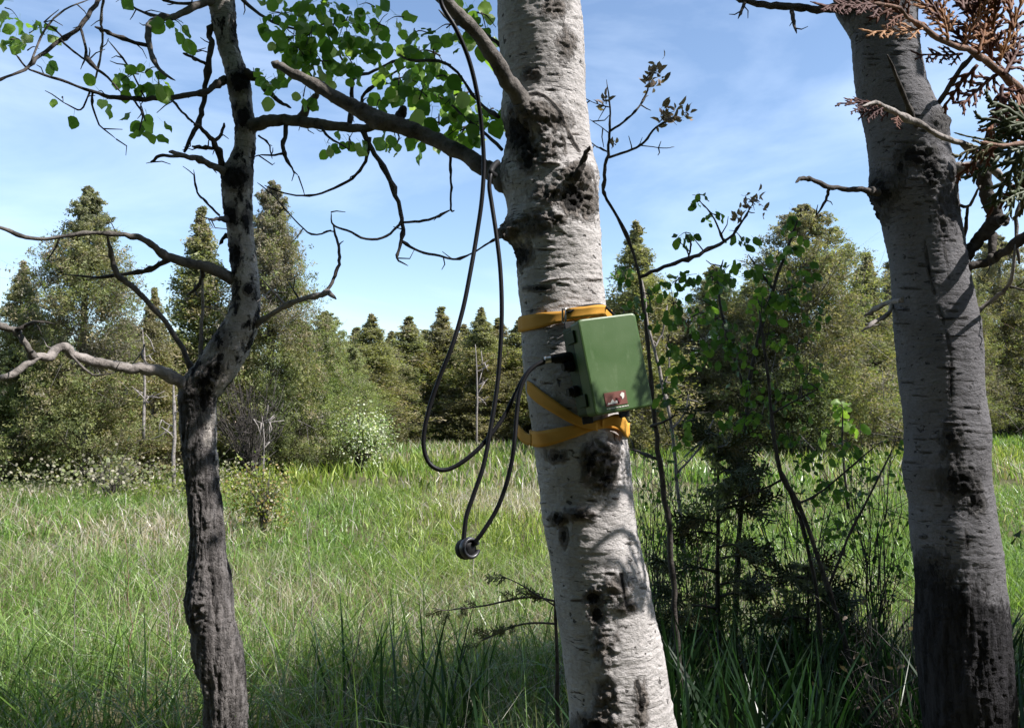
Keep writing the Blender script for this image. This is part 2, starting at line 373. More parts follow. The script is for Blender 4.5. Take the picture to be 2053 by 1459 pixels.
# ------------------------------------------------------------------ background conifers
def crown_parts(h, R, seed, nb=150, nc=15, nl=6, leaf=.06, rounded=.62, low=.02, gap=.25, tints=None, sparse_top=.2, lift=.25):
    """leaf sprays along many drooping branches: returns leaf mesh arrays and twig arrays for a conifer of height h"""
    r = np.random.default_rng(seed)
    tb = low + (1 - low) * r.uniform(0, 1, nb) ** 1.05 * .97
    az = np.arange(nb) * 2.39996 + r.normal(0, .3, nb)
    prof = R * np.clip((1 - tb) ** rounded * (.86 + .14 * np.sin(tb * 9 + seed)), .03, 9) * np.minimum(1, .75 + tb * 2.2) * np.clip((1.02 - tb) * 9, .35, 1)
    L = prof * r.uniform(.5, 1.28, nb)
    out = np.stack((np.cos(az), np.sin(az), np.zeros(nb)), 1)
    s = r.uniform(0, 1, (nb, nc)) ** .55 * .88 + .12
    rise = (lift * L)[:, None] * s ** 1.5 + (h * .02)
    P = out[:, None] * (L[:, None] * s)[..., None]; P[..., 2] = tb[:, None] * h + rise
    P += r.normal(0, 1, P.shape) * (.035 * h * .5) * np.clip((1.0 - tb) * 2.6, .14, 1)[:, None, None]
    hole = vnoise(P.reshape(-1, 3) * (3.2 / R), seed + 3).reshape(nb, nc)
    keep = (hole > -1 + gap * 1.6 * np.clip((.9 - tb) * 2.5, .15, 1)[:, None]) & (r.uniform(0, 1, (nb, nc)) > sparse_top * 4 * np.clip(tb - .72, 0, 1)[:, None])
    C = P[keep]; tt = np.repeat(tb, nc).reshape(nb, nc)[keep]; n = len(C)
    cl = C[:, None] + r.normal(0, 1, (n, nl, 3)) * (leaf * 1.7 * np.clip((1.06 - tt) * 2.6, .22, 1))[:, None, None]
    a = r.normal(0, 1, (n, nl, 3)); a[..., 2] += .7; a /= np.linalg.norm(a, axis=-1)[..., None]
    b = r.normal(0, 1, (n, nl, 3)); b -= a * (a * b).sum(-1)[..., None]; b /= np.linalg.norm(b, axis=-1)[..., None]
    la = leaf * r.uniform(.5, 1.5, (n, nl, 1)); lb = la * r.uniform(.28, .6, (n, nl, 1))
    V = np.stack((cl - a * la + b * lb, cl - a * la - b * lb, cl + a * la), 2).reshape(-1, 3)
    F = np.arange(len(V)).reshape(-1, 3)
    tints = np.array(tints) * np.array([[1.68, 1.75, 1.72]]); pick = r.choice(len(tints), n, p=None)
    kk = vnoise(C * (1.6 / R), seed + 9); pick = np.clip(((kk * .75 + .5) * len(tints) + r.normal(0, .9, n)), 0, len(tints) - .01).astype(int)
    col = tints[pick]; grey = np.clip((tt - .55) * 1.2, 0, .5)[:, None] * r.uniform(.4, 1.2, (n, 1)).clip(0, 1)
    col = col * (1 - grey) + np.array([[.30, .265, .24]]) * grey
    col = np.repeat(col[:, None] * r.uniform(.65, 1.35, (n, 1, 1)), nl, 1) * r.uniform(.85, 1.15, (n, nl, 1))
    T = np.repeat(col.reshape(-1, 3), 3, 0)
    # twigs: thin blades from the stem out along each branch, forked
    tv = []
    for k in range(nb):
        p0 = np.array((0, 0, tb[k] * h)); p1 = out[k] * L[k]; p1[2] = tb[k] * h + lift * L[k] + h * .02
        mid = (p0 + p1) / 2 - (0, 0, .06 * L[k]); w = .004 + .010 * L[k]
        side = np.array((-out[k][1], out[k][0], .2))
        for (q0, q1, ww) in ((p0, mid, w), (mid, p1, w * .6)) + tuple((mid + (p1 - mid) * e, p1 + r.normal(0, .16 * L[k] + .03, 3), w * .4) for e in (0, .3, .6)):
            tv.append((q0 - side * ww, q0 + side * ww, q1 + side * ww * .4, q1 - side * ww * .4))
    TV = np.array(tv).reshape(-1, 3)
    return V, F, T, TV, np.arange(len(TV)).reshape(-1, 4)
OLIVE = [(.058, .070, .030), (.085, .095, .040), (.115, .122, .052), (.14, .135, .065), (.145, .12, .075), (.10, .115, .042), (.12, .105, .085)]
GREENER = [(.06, .082, .030), (.09, .115, .038), (.12, .145, .05), (.155, .17, .06), (.11, .105, .06)]
BROWNER = [(.085, .08, .042), (.115, .105, .055), (.145, .122, .07), (.165, .135, .08), (.115, .12, .05), (.13, .13, .055)]
CLIB = []
def crown_lib():
    for k, (R, rd, tn, gap, nb, nc, nl, lf) in enumerate([
            (1.5, .66, OLIVE, .42, 520, 21, 14, .021), (1.15, 1.0, BROWNER, .40, 280, 18, 13, .025), (1.5, .70, OLIVE, .40, 520, 21, 14, .021),
            (1.7, .66, GREENER, .34, 440, 20, 13, .024), (1.15, 1.2, OLIVE, .36, 250, 16, 12, .030), (1.3, 1.25, BROWNER, .36, 260, 16, 12, .030),
            (2.0, .60, OLIVE + BROWNER[:3], .34, 520, 21, 13, .025)]):
        V, F, T, TV, TF = crown_parts(5.5, R, 40 + k, nb, nc, nl, lf, rd, .015, gap, tn)
        ms = tube([(0, 0, -.3), (.03, .02, 1.5), (-.02, .03, 3.2), (0, 0, 5.5)], [.10, .08, .05, .008], 7)
        CLIB.append((mesh('crown', V, F, CROWN, {'tint': T}, False), mesh('branches', TV, TF, WOOD_MID, None, False), mesh('trunk', ms[0], ms[1], WOOD_MID)))
crown_lib()
def conifer(px, top, d, wpx, kind, label, group='conifers along the far edge of the meadow', rot=None, name='conifer_tree'):
    """stands at photo column px, distance d, with its tip at photo row top and crown about wpx wide"""
    p = at(px, top, d); base = (p[0], d, float(ground_z(p[0], d)) - .05)
    t = thing(name, label, 'tree', base, group)
    R0 = [1.5, 1.1, 1.5, 1.7, 1.0, 1.15, 2.0][kind]
    s = (p[2] - base[2]) / 5.5; w = wpx * 1.38 / FPX * d / (2 * R0)
    t.scale = (w, w, s); t.rotation_euler = (0, 0, random.uniform(0, 6.28) if rot is None else rot)
    for n_, me in zip(('crown', 'branches', 'trunk'), CLIB[kind]):
        c = put(n_, me, t)
        if n_ != 'trunk': c['kind'] = 'stuff'
    return t
conifer(180, 372, 14.0, 270, 0, 'tall broad olive conifer left of the rough aspen, highest in the left treeline')
conifer(48, 520, 14.5, 190, 1, 'brownish spire-topped conifer at the left edge of the photo')
conifer(405, 412, 17, 210, 4, 'narrow grey-topped conifer half hidden behind the rough aspen trunk on its left')
conifer(548, 360, 17, 240, 2, 'tall dense conifer just right of the rough aspen trunk')
conifer(655, 622, 19, 170, 3, 'shorter bushy green conifer right of the tall dense one')
conifer(310, 575, 15.5, 150, 5, 'low brownish conifer between the two tall left conifers')
conifer(745, 627, 27, 190, 1, 'brown-tinged conifer left of the cable loops')
conifer(820, 633, 30, 190, 4, 'small pointed conifer behind the long cable loop')
conifer(886, 614, 31, 180, 5, 'slim brownish conifer framed inside the cable loop')
conifer(965, 614, 29, 170, 1, 'rounded olive conifer just left of the pale aspen')
conifer(1040, 640, 30, 190, 1, 'brown conifer partly hidden behind the pale aspen trunk')
conifer(1275, 440, 22, 230, 1, 'grey-topped conifer just right of the pale aspen trunk')
conifer(1612, 408, 24, 330, 6, 'largest conifer on the right, broad and dense, left of the grey aspen')
conifer(1430, 530, 26, 220, 0, 'olive conifer behind the leafy saplings right of the box')
conifer(1735, 505, 27, 200, 4, 'thin conifer on the right shoulder of the largest one')
conifer(1800, 500, 29, 190, 2, 'dark conifer half hidden behind the grey aspen trunk')
conifer(2000, 470, 38, 240, 6, 'broad brownish conifer at the right edge beyond the grey aspen')
conifer(1925, 520, 36, 160, 0, 'conifer seen just right of the grey aspen trunk')
FILL = 'mixed olive conifer standing in the second row of the treeline'
for px, top, d, w, k in [(-90, 560, 16, 240, 2), (110, 640, 17.5, 200, 3), (250, 640, 16.5, 220, 6), (20, 700, 14, 200, 3), (360, 660, 17.5, 180, 0), (470, 600, 19, 190, 6), (600, 640, 18, 180, 3),
                         (700, 690, 24, 160, 3), (780, 700, 29, 150, 6), (850, 690, 33, 130, 2), (925, 690, 33, 130, 3), (1005, 690, 32, 150, 6), (1090, 640, 32, 140, 2), (1160, 620, 30, 170, 0),
                         (1220, 600, 27, 180, 6), (1340, 590, 26, 200, 2), (1510, 560, 27, 220, 3), (1690, 600, 27, 220, 0), (1860, 560, 33, 180, 2), (1770, 640, 28, 200, 6), (2090, 520, 40, 240, 2), (715, 655, 29, 170, 4), (785, 662, 31, 170, 1), (852, 660, 33, 180, 5), (905, 662, 31, 160, 4), (930, 648, 33, 180, 1), (1000, 636, 31, 190, 5), (1075, 632, 31, 190, 4),
                         (1480, 640, 25, 200, 6), (-200, 520, 16, 260, 0), (2190, 480, 38, 260, 6), (1960, 640, 42, 180, 3), (2040, 640, 41, 180, 6)]:
    conifer(px, top, d, w, k, FILL, 'second row conifers filling the treeline')

# unseen wood behind the camera, added to cut skylight from that side
for bx_, by_, bh_, k_ in ((-4.6, -2.6, 7.5, 0), (-2.2, -3.2, 8.5, 6), (.4, -3.4, 8, 2), (2.9, -3.3, 8.5, 3), (5.4, -3.9, 8, 6), (-7.2, -2.2, 8, 3), (-3.4, -6, 9.5, 2), (-.8, -6.4, 9.5, 0), (2.0, -6.2, 9.5, 6), (4.6, -6.8, 9, 0), (8.2, -5, 8, 2), (-9.5, -3.5, 9, 6)):
    t = thing('conifer_tree', 'tall unseen conifer added behind the viewpoint to cut skylight', 'tree', (bx_, by_, 0), 'unseen conifers added behind the viewpoint')
    t.scale = (bh_ / 5.5 * .8,) * 2 + (bh_ / 5.5,); t.rotation_euler.z = bx_
    for n_, me in zip(('crown', 'branches', 'trunk'), CLIB[k_]):
        c = put(n_, me, t)
        if n_ != 'trunk': c['kind'] = 'stuff'

# ------------------------------------------------------------------ trunks
def trunk_mesh(edges, Y0, Ytop, knots, ridges, furrow_fn, seed, rough=.0012, n=96, step=5.0, lents=0):
    """edges: rows (py, left px, right px). Y0 depth at the lowest row, Ytop at the highest one."""
    E = np.array(sorted(edges), float); ys = np.unique(np.concatenate((np.arange(E[0, 0], -30, 18.0), np.arange(-30, 1480, step), np.arange(1480, E[-1, 0] + 1, 18.0))))
    l = np.interp(ys, E[:, 0], E[:, 1]); rr = np.interp(ys, E[:, 0], E[:, 2])
    ker = np.array([1, 2, 3, 2, 1]) / 9
    sm = lambda a: np.convolve(np.pad(a, 2, 'edge'), ker, 'valid')
    l, rr = sm(l), sm(rr)
    Yd = np.interp(ys, (E[0, 0], E[-1, 0]), (Ytop, Y0))
    C = np.array([at((a + b) / 2, y, d) for a, b, y, d in zip(l, rr, ys, Yd)])
    R = (rr - l) / 2 / FPX * Yd
    T = np.gradient(C, axis=0); T /= np.linalg.norm(T, axis=1)[:, None]; T = -T          # pointing up
    Nx = np.array([1.0, 0, 0]) - T * T[:, :1]; Nx /= np.linalg.norm(Nx, axis=1)[:, None]; Ny = np.cross(T, Nx)
    th = np.arange(n) / n * 2 * np.pi
    D = np.cos(th)[None, :, None] * Nx[:, None] + np.sin(th)[None, :, None] * Ny[:, None]
    V = (C[:, None] + R[:, None, None] * D).reshape(-1, 3); D = D.reshape(-1, 3)
    u, v = project(V); front = (D[:, 1] < .35)
    disp = rough * 1.5 * fbm(V * (22, 22, 12), seed) + rough * .8 * fbm(V * (60, 60, 190), seed + 5, 3) + rough * 1.6 * np.clip(vnoise(V * (5, 5, 120), seed + 11) - .3, 0, 1) * (1 + vnoise(V * (9, 9, 14), seed + 12)) + .010 * R.mean() / .09 * vnoise(V * 7, seed + 8)
    scar = np.zeros(len(V)); fur = np.clip(furrow_fn(u, v), 0, 1)
    fl = fbm(V * (55, 55, 8), seed + 2, 4); disp += fur * .0045 * (fl - .35 * np.abs(vnoise(V * (120, 120, 40), seed + 4)))
    ck = np.clip(1 - np.abs(vnoise(V * (62, 62, 7), seed + 21) + .35 * vnoise(V * (150, 150, 40), seed + 22)) * 4.5, 0, 1) * fur; disp -= ck * .006; scar = np.maximum(scar, ck * .75)   # long cracks
    for (kx, ky, rx, ry, amp, dark, rgh) in knots:
        w = np.exp(-(((u - kx) / rx) ** 2 + ((v - ky) / ry) ** 2)) * front
        disp += w * amp * .001 + w * rgh * .001 * (fbm(V * 120, seed + 6, 4) + .6 * fbm(V * (45, 45, 60), seed + 16, 3))
        scar = np.maximum(scar, w * dark)
    for (pts, wpx, amp, dark) in ridges:
        p = catmull(np.array(pts, float), 6); dm = np.full(len(V), 1e9)
        for a, b in zip(p[:-1], p[1:]):
            ab = b - a; t = np.clip(((u - a[0]) * ab[0] + (v - a[1]) * ab[1]) / (ab @ ab + 1e-9), 0, 1)
            dm = np.minimum(dm, np.hypot(u - a[0] - t * ab[0], v - a[1] - t * ab[1]))
        w = np.exp(-(dm / (wpx * .75 * (1 + .5 * vnoise(V * 60, seed + 31)))) ** 2) * front * np.clip(.75 + 1.3 * vnoise(V * 38, seed + 30), 0, 1); disp += w * amp * .001; scar = np.maximum(scar, w * dark)
    r = np.random.default_rng(seed)
    for q in range(lents):                                                   # short level lips in the bark
        y = r.uniform(-20, 1470); i0 = np.interp(y, E[:, 0], E[:, 1]); i1 = np.interp(y, E[:, 0], E[:, 2]); x = r.uniform(i0 + 6, i1 - 6); hw = r.uniform(3, 16) * (2.2 if r.uniform() < .12 else 1); th_ = r.uniform(1.6, 3.0)
        dy = (v - y - (u - x) * .05); ex = np.exp(-((u - x) / hw) ** 4) * front
        disp += ex * (np.exp(-((dy + th_) / th_) ** 2) * 1.6 - np.exp(-((dy - th_ * .6) / th_) ** 2) * 1.2) * .001 * r.uniform(.5, 1.4); scar = np.maximum(scar, ex * np.exp(-((dy - th_ * .6) / (th_ * .8)) ** 2) * r.uniform(.15, .6))
    V = V + D * disp[:, None]
    m = len(ys); i = np.arange(m - 1)[:, None] * n; j = np.arange(n)[None]; k = (j + 1) % n
    F = np.stack((i + j, i + n + j, i + n + k, i + k), -1).reshape(-1, 4)
    V = np.concatenate((V, C[:1])); scar = np.append(scar, 0); fur = np.append(fur, 0)
    cap = np.stack((np.arange(n), (np.arange(n) + 1) % n, np.full(n, len(V) - 1)), 1)
    surf = lambda py: (np.interp(py, ys, C[:, 0]), np.interp(py, ys, C[:, 1]), np.interp(py, ys, R))
    return V, [F, cap], {'scar': scar, 'furrow': fur}, surf

class Limb:
    def __init__(s, obj, px, Y): s.o, s.px, s.Y = obj, px, Y
    def depth(s, x, y):
        d = np.hypot(s.px[:, 0] - x, s.px[:, 1] - y); return s.Y[d.argmin()]
def limb(parent, pts, mat, Y0, Y1, name='branch', sides=8, knob=.16, seed=0, shoots=0):
    """a tapering, slightly crooked limb through photo points (px, py, width px)"""
    under = parent
    if isinstance(parent, Limb):
        Y0 = parent.depth(pts[0][0], pts[0][1]); Y1 = Y0 + (Y1 or 0); under = parent.o
    while under.parent is not None and under.parent.parent is not None: under = under.parent      # never deeper than thing > part > sub-part
    P = catmull(np.array(pts, float), 4); m = len(P); t = np.linspace(0, 1, m)
    r = np.random.default_rng(seed + int(abs(pts[0][0]) * 7 + abs(pts[-1][1]) * 13))
    wob = np.interp(t, np.linspace(0, 1, 6), np.concatenate(([0], r.normal(0, .012, 5))))
    Y = Y0 + (Y1 - Y0) * t + wob
    jit = r.normal(0, 1, (m, 2)) * np.minimum(P[:, 2:3] * .10, 1.3); jit[0] = 0
    xy = P[:, :2] + jit
    W3 = np.array([at(x, y, d) for (x, y), d in zip(xy, Y)])
    R = np.maximum(P[:, 2] * .88, 1.6) / 2 / FPX * Y * (1 + min(knob, .07) * r.normal(0, 1, m).clip(-1, 1.6)) * np.where((r.uniform(0, 1, m) < .10) & (P[:, 2] < 16), 1.45, 1); R[-1] *= .5
    if P[:, 2].max() > 17:                                                             # thick limb: rough bark in the mesh itself
        k_ = 3; tt_ = np.linspace(0, m - 1, (m - 1) * k_ + 1); W4 = np.stack([np.interp(tt_, np.arange(m), W3[:, q]) for q in range(3)], 1); R4_ = np.interp(tt_, np.arange(m), R)
        V, F = tube(W4, R4_, 16); n_ = len(tt_); ax = np.concatenate((np.repeat(W4, 16, 0), W4[:1], W4[-1:])); D_ = V - ax; rr_ = np.concatenate((np.repeat(R4_, 16), R4_[:1], R4_[-1:]))
        V = V + D_ * (.13 * fbm(V * 45, seed + 3, 4) + .07 * vnoise(V * (150, 150, 60), seed + 4))[:, None]
    else: V, F = tube(W3, R, sides)
    o = part(name, V, F, mat, under)
    if shoots:                                                                        # short side shoots
        host = o.parent if o.parent.parent is not None else o
        for q in range(shoots):
            i = r.integers(1, m); a = r.uniform(0, 6.28); l = r.uniform(12, 42)
            b = xy[i] + l * np.array((math.cos(a), math.sin(a))); c = (xy[i] + b) / 2 + r.normal(0, l * .12, 2); y1 = Y[i] + r.uniform(-.06, .06)
            part('twig', *tube([at(*xy[i], Y[i]), at(*c, (Y[i] + y1) / 2), at(*b, y1)], np.array([3.0, 2.4, 1.4]) / 2 / FPX * Y[i], 4), mat, host)
    return Limb(o, xy, Y)

# leaf shapes ------------------------------------------------------------------------------------------
def leaf_mesh(name, mat, L=.04, Wd=.04, stalk=.03, fold=.12, n=11, pointed=.0, seed=0):
    r = np.random.default_rng(seed); th = np.linspace(0, 2 * np.pi, n, endpoint=False)
    rad = 1 + pointed * np.cos(th) ** 8 * (np.cos(th) > 0) + r.normal(0, .03, n)
    y = np.sin(th) * Wd / 2 * rad; z = -stalk - L / 2 - np.cos(th) * L / 2 * rad
    V = np.stack((y, fold * np.abs(y) + .006 * np.sin(z * 160 + seed), z), 1)
    V = np.concatenate((V, [(0, 0, -stalk - L * .5)], [(-.0007, 0, 0), (.0007, 0, 0), (.0005, 0, -stalk - .002), (-.0005, 0, -stalk - .002)]))
    F3 = np.array([(k, (k + 1) % n, n) for k in range(n)]); F4 = np.array([(n + 1, n + 2, n + 3, n + 4)])
    return mesh(name, V, [F3, F4], mat)
ASPEN_LEAF = [leaf_mesh('leaf', LEAF, .047, .046, .03, f, 12, .30, k) for k, f in enumerate((.1, .3, -.15))]
SHRUB_LEAF = [leaf_mesh('leaf', LEAF_DARK, .05, .034, .012, f, 10, .1, 5 + k) for k, f in enumerate((.15, .3))]
LIME_LEAF = [leaf_mesh('leaf', LEAF_LIME, .035, .022, .01, .2, 10, .1, 9)]
BUSH_LEAF = [leaf_mesh('leaf', LEAF_YELLOW, .05, .03, .01, .2, 8, .1, 12)]
CATKIN = [leaf_mesh('seed_head', SEEDHEAD, .034, .017, .006, .5, 7, .3, 15)]
def set_leaf(parent, me, P, name='leaf', tilt=1.0, size=1.0, yaw=None, upright=False):
    o = put(name, me, parent)
    R = Matrix.Rotation(random.choice((0, math.pi)) + random.gauss(0, .75) if yaw is None else yaw, 4, 'Z') @ Matrix.Rotation(random.gauss(0, .55) * tilt, 4, 'X') @ Matrix.Rotation(random.gauss(0, .75) * tilt, 4, 'Y')
    if upright: R = R @ Matrix.Rotation(math.pi, 4, 'X')
    s = size * random.uniform(.6, 1.2)
    o.matrix_local = Matrix.Translation(Vector(P - ROOT[parent.name])) @ R @ Matrix.Scale(s, 4)
    return o
def leaf_cluster(owner, me, cx, cy, rx, ry, count, Y, spread=.12, twig=WOOD_DARK, **kw):
    """leaves on a small forked twig around photo point (cx, cy); owner is a Limb or a thing"""
    par = owner.o if isinstance(owner, Limb) else owner
    while par.parent is not None and par.parent.parent is not None: par = par.parent
    ntw = max(1, count // 5)
    for k in range(ntw):
        a = random.uniform(0, 6.28); e = random.uniform(.5, 1)
        x1, y1 = cx + rx * e * math.cos(a), cy + ry * e * math.sin(a) - 6
        x0, y0 = cx - .3 * rx * math.cos(a), cy - .3 * ry * math.sin(a) - 8
        yy = Y + random.uniform(-spread, spread)
        P0, P1 = at(x0, y0, Y), at(x1, y1, yy); mid = (P0 + P1) / 2 + np.array((0, 0, .01))
        V, F = tube(catmull([P0, mid, P1], 3), np.linspace(.0022, .0009, 7), 4)
        part('twig', V, F, twig, par)
        m = count // ntw + (1 if k < count % ntw else 0)
        for q in range(m):
            t = random.uniform(.1, 1)
            P = P0 * (1 - t) + P1 * t
            P = P + np.array((random.gauss(0, .3) * rx / FPX * Y, random.gauss(0, .04), random.gauss(0, .3) * ry / FPX * Y))
            set_leaf(par, random.choice(me), P, **kw)

def foliage_mass(owner, centers, radius, count, mat, leaf, seed, tints, zmin=None):
    """off-frame crown: many loose leaves around limb ends, one part"""
    r = np.random.default_rng(seed); C = np.array(centers, float); k = r.integers(0, len(C), count)
    P = C[k] + r.normal(0, 1, (count, 3)) * np.array(radius) * .5
    if zmin is not None:
        ok = P[:, 2] > zmin(P); P = P[ok]
    n = len(P); a = r.normal(0, 1, (n, 3)); a /= np.linalg.norm(a, axis=1)[:, None]
    b = np.cross(a, r.normal(0, 1, (n, 3))); b /= np.linalg.norm(b, axis=1)[:, None]
    l = leaf * r.uniform(.35, .6, (n, 1))
    V = np.stack((P - a * l, P + b * l * .9 - a * l * .3, P + b * l * .6 + a * l * .5, P + a * l, P - b * l * .6 + a * l * .5, P - b * l * .9 - a * l * .3), 1).reshape(-1, 3)
    base = (np.arange(n) * 6)[:, None]; F = np.concatenate((base + [[0, 1, 2, 3]], base + [[0, 3, 4, 5]]))
    T = np.repeat(np.array(tints)[r.integers(0, len(tints), n)] * r.uniform(.7, 1.3, (n, 1)), 6, 0)
    return part('foliage', V, F, mat, owner, {'tint': T}, False, 'stuff')
ASPEN_T = [(.05, .115, .022), (.075, .16, .03), (.11, .22, .04)]

# ---- the pale aspen that carries the box
YM = 1.62
e_main = [(-2400, 800, 880), (-1500, 880, 985), (-700, 945, 1080), (-200, 978, 1140), (0, 990, 1162), (100, 1000, 1166), (200, 1008, 1172), (280, 1008, 1182), (330, 1000, 1190), (360, 1000, 1196), (400, 1010, 1200), (450, 1018, 1205), (520, 1030, 1208),
          (560, 1036, 1211), (640, 1045, 1220), (700, 1050, 1228), (800, 1062, 1242), (900, 1074, 1257), (1000, 1086, 1272), (1100, 1098, 1284), (1200, 1109, 1300), (1300, 1123, 1320), (1400, 1137, 1338), (1459, 1143, 1350),
          (1800, 1180, 1425), (2150, 1195, 1500), (2380, 1180, 1560)]
k_main = [  # px, py, rx, ry, bump mm, darkness, roughness mm
    (1056, 225, 38, 34, 26, .42, 5), (1036, 268, 26, 36, -7, 1.05, 3), (1055, 310, 20, 30, -3, .9, 3), (1095, 235, 50, 40, 6, .36, 4), (1100, 300, 36, 34, 5, .34, 5),  # limb wound; the shadow inside its hollow is painted in too
    (1155, 352, 34, 30, 20, .55, 4), (1150, 398, 26, 30, -6, 1.0, 5), (1178, 410, 20, 34, 2, .5, 6), (1108, 388, 40, 22, 5, .5, 4), (1000, 352, 26, 34, 10, .3, 2), (1027, 463, 27, 25, 26, .5, 9), (1040, 512, 26, 24, -2, .85, 4), (1075, 450, 36, 26, 0, .42, 4),
    (1110, 440, 30, 16, 3, .45, 4), (1062, 148, 20, 16, 4, .5, 5), (1130, 95, 20, 40, 1, .38, 3), (1110, 15, 26, 30, 1, .42, 3), (1085, 578, 26, 7, 0, .7, 2), (1190, 560, 12, 5, 2, .3, 1),
    (1212, 915, 32, 34, 11, .42, 9), (1213, 960, 24, 30, 6, .62, 8), (1180, 930, 16, 40, -2, .7, 4), (1115, 915, 22, 14, 0, .6, 2), (1118, 1042, 18, 14, 2, .8, 5), (1160, 1032, 36, 14, 7, .6, 7), (1128, 1075, 10, 22, -2, .75, 3),
    (1190, 1200, 20, 18, -4, .85, 5), (1195, 1235, 13, 20, -5, .95, 4), (1235, 1178, 36, 36, 5, .36, 5), (1255, 1215, 22, 16, 3, .5, 5), (1210, 1290, 30, 50, 2, .34, 4),
    (1215, 1400, 30, 50, 1, .42, 5), (1195, 1455, 50, 26, 2, .7, 6), (1285, 1410, 16, 50, 1, .5, 4)]
r_main = [([(1058, 190), (1085, 192), (1112, 216), (1142, 268), (1166, 300)], 5, 1.2, 1.0), ([(1128, 262), (1136, 290), (1141, 322)], 4, -2, .85), ([(1085, 388), (1120, 352), (1158, 330)], 7, 6, .7),
          ([(1184, 340), (1192, 380), (1196, 420)], 4, 2, .5), ([(1084, 566), (1140, 556), (1205, 560)], 3, 3, .55), ([(1245, 1150), (1248, 1185), (1256, 1222)], 4, -3, .95), ([(1278, 1365), (1284, 1410), (1280, 1459)], 5, -3, .95),
          ([(1072, 296), (1120, 300)], 3, 3, .6), ([(1074, 310), (1122, 314)], 3, 3, .6), ([(1078, 324), (1124, 328)], 3, 3, .6), ([(1086, 1008), (1160, 1006)], 3, 2, .45), ([(1176, 1150), (1230, 1146)], 3, 2, .4)]
V, F, A, surf_main = trunk_mesh(e_main, YM + .02, YM + .1, k_main, r_main, lambda u, v: np.clip((v - 1750) / 300, 0, 1), 3, n=170, step=2.2, lents=80)
pz = at(1370, 2380, YM + .02)
aspen = thing('aspen_tree', 'pale-barked aspen in the middle with the green box strapped to its trunk', 'tree', (pz[0], YM, 0))
part('trunk', V, F, BARK_MAIN, aspen, A)
LA = limb(aspen, [(1068, 250, 50), (1056, 232, 46), (1040, 195, 42), (1015, 155, 38), (985, 108, 35), (940, 52, 32), (890, 0, 29), (830, -70, 26), (700, -240, 18), (560, -520, 8)], WOOD_MID, 1.615, 1.40, sides=14, knob=.05)
LB = limb(aspen, [(1060, 385, 70), (1015, 362, 58), (985, 345, 44), (950, 322, 37), (900, 295, 36), (850, 270, 36), (790, 248, 40), (745, 236, 40), (715, 218, 37), (660, 186, 29), (610, 158, 24), (570, 138, 20), (545, 126, 13)], WOOD_MID, 1.66, 1.80, sides=12, knob=.06)
limb(aspen, [(1138, 398, 30), (1150, 368, 24), (1163, 338, 17), (1174, 312, 12), (1182, 294, 7)], WOOD_DARK, 1.60, 1.53, name='branch_stub', sides=9)
limb(LB, [(800, 246, 16), (805, 228, 24), (812, 218, 16)], WOOD_DARK, None, .0, name='branch_stub')
limb(LB, [(905, 300, 8), (903, 340, 6), (905, 375, 5), (904, 420, 5), (912, 422, 2)], WOOD_DARK, None, .05, name='twig', sides=5)
limb(aspen, [(1012, 472, 8), (980, 486, 5), (945, 508, 4), (905, 520, 4), (885, 512, 2)], WOOD_DARK, 1.6, 1.75, name='twig', sides=5)
LC = limb(aspen, [(1000, 235, 10), (960, 205, 7), (900, 130, 7), (820, 120, 6), (790, 100, 4)], WOOD_DARK, 1.68, 1.9, sides=6)
LC2 = limb(aspen, [(1005, 95, 9), (960, 60, 7), (905, 45, 6), (880, 20, 4)], WOOD_DARK, 1.68, 1.9, sides=6)
LC3 = limb(aspen, [(1006, 300, 10), (965, 262, 7), (930, 235, 6), (900, 205, 5), (870, 190, 3)], WOOD_DARK, 1.68, 1.88, sides=6)
for ow, c in ((LC2, (870, 118, 42, 38, 15)), (LC2, (905, 62, 34, 48, 14)), (LC2, (965, 40, 36, 45, 13)), (LC3, (925, 200, 48, 46, 24)), (LC3, (935, 268, 46, 38, 22)), (LC, (845, 198, 40, 34, 12)),
              (LC3, (985, 232, 16, 44, 8)), (LC, (885, 165, 36, 24, 9)), (LC3, (880, 250, 36, 30, 8)), (LC, (800, 170, 40, 30, 12)), (LC2, (830, 80, 40, 30, 12)), (LC2, (940, 5, 60, 16, 12)), (LC, (760, 215, 30, 20, 8)), (LC3, (840, 270, 30, 20, 8))):
    leaf_cluster(ow, ASPEN_LEAF, *c, 1.85, size=.72)
foliage_mass(aspen, [(-.6, 1.5, 4.6), (-.3, 1.2, 4.9), (-.9, 1.7, 5.0), (-.4, 1.7, 5.5), (-1.1, 1.3, 4.6), (-.6, 2.0, 5.2)], (.8, .8, .7), 5200, vcol('aspen_crown', .4, .5), .05, 70, ASPEN_T, lambda P: np.maximum(3.0, 1.9 + .6 * P[:, 1]))
ASPEN_CROWN = bpy.data.materials['aspen_crown']

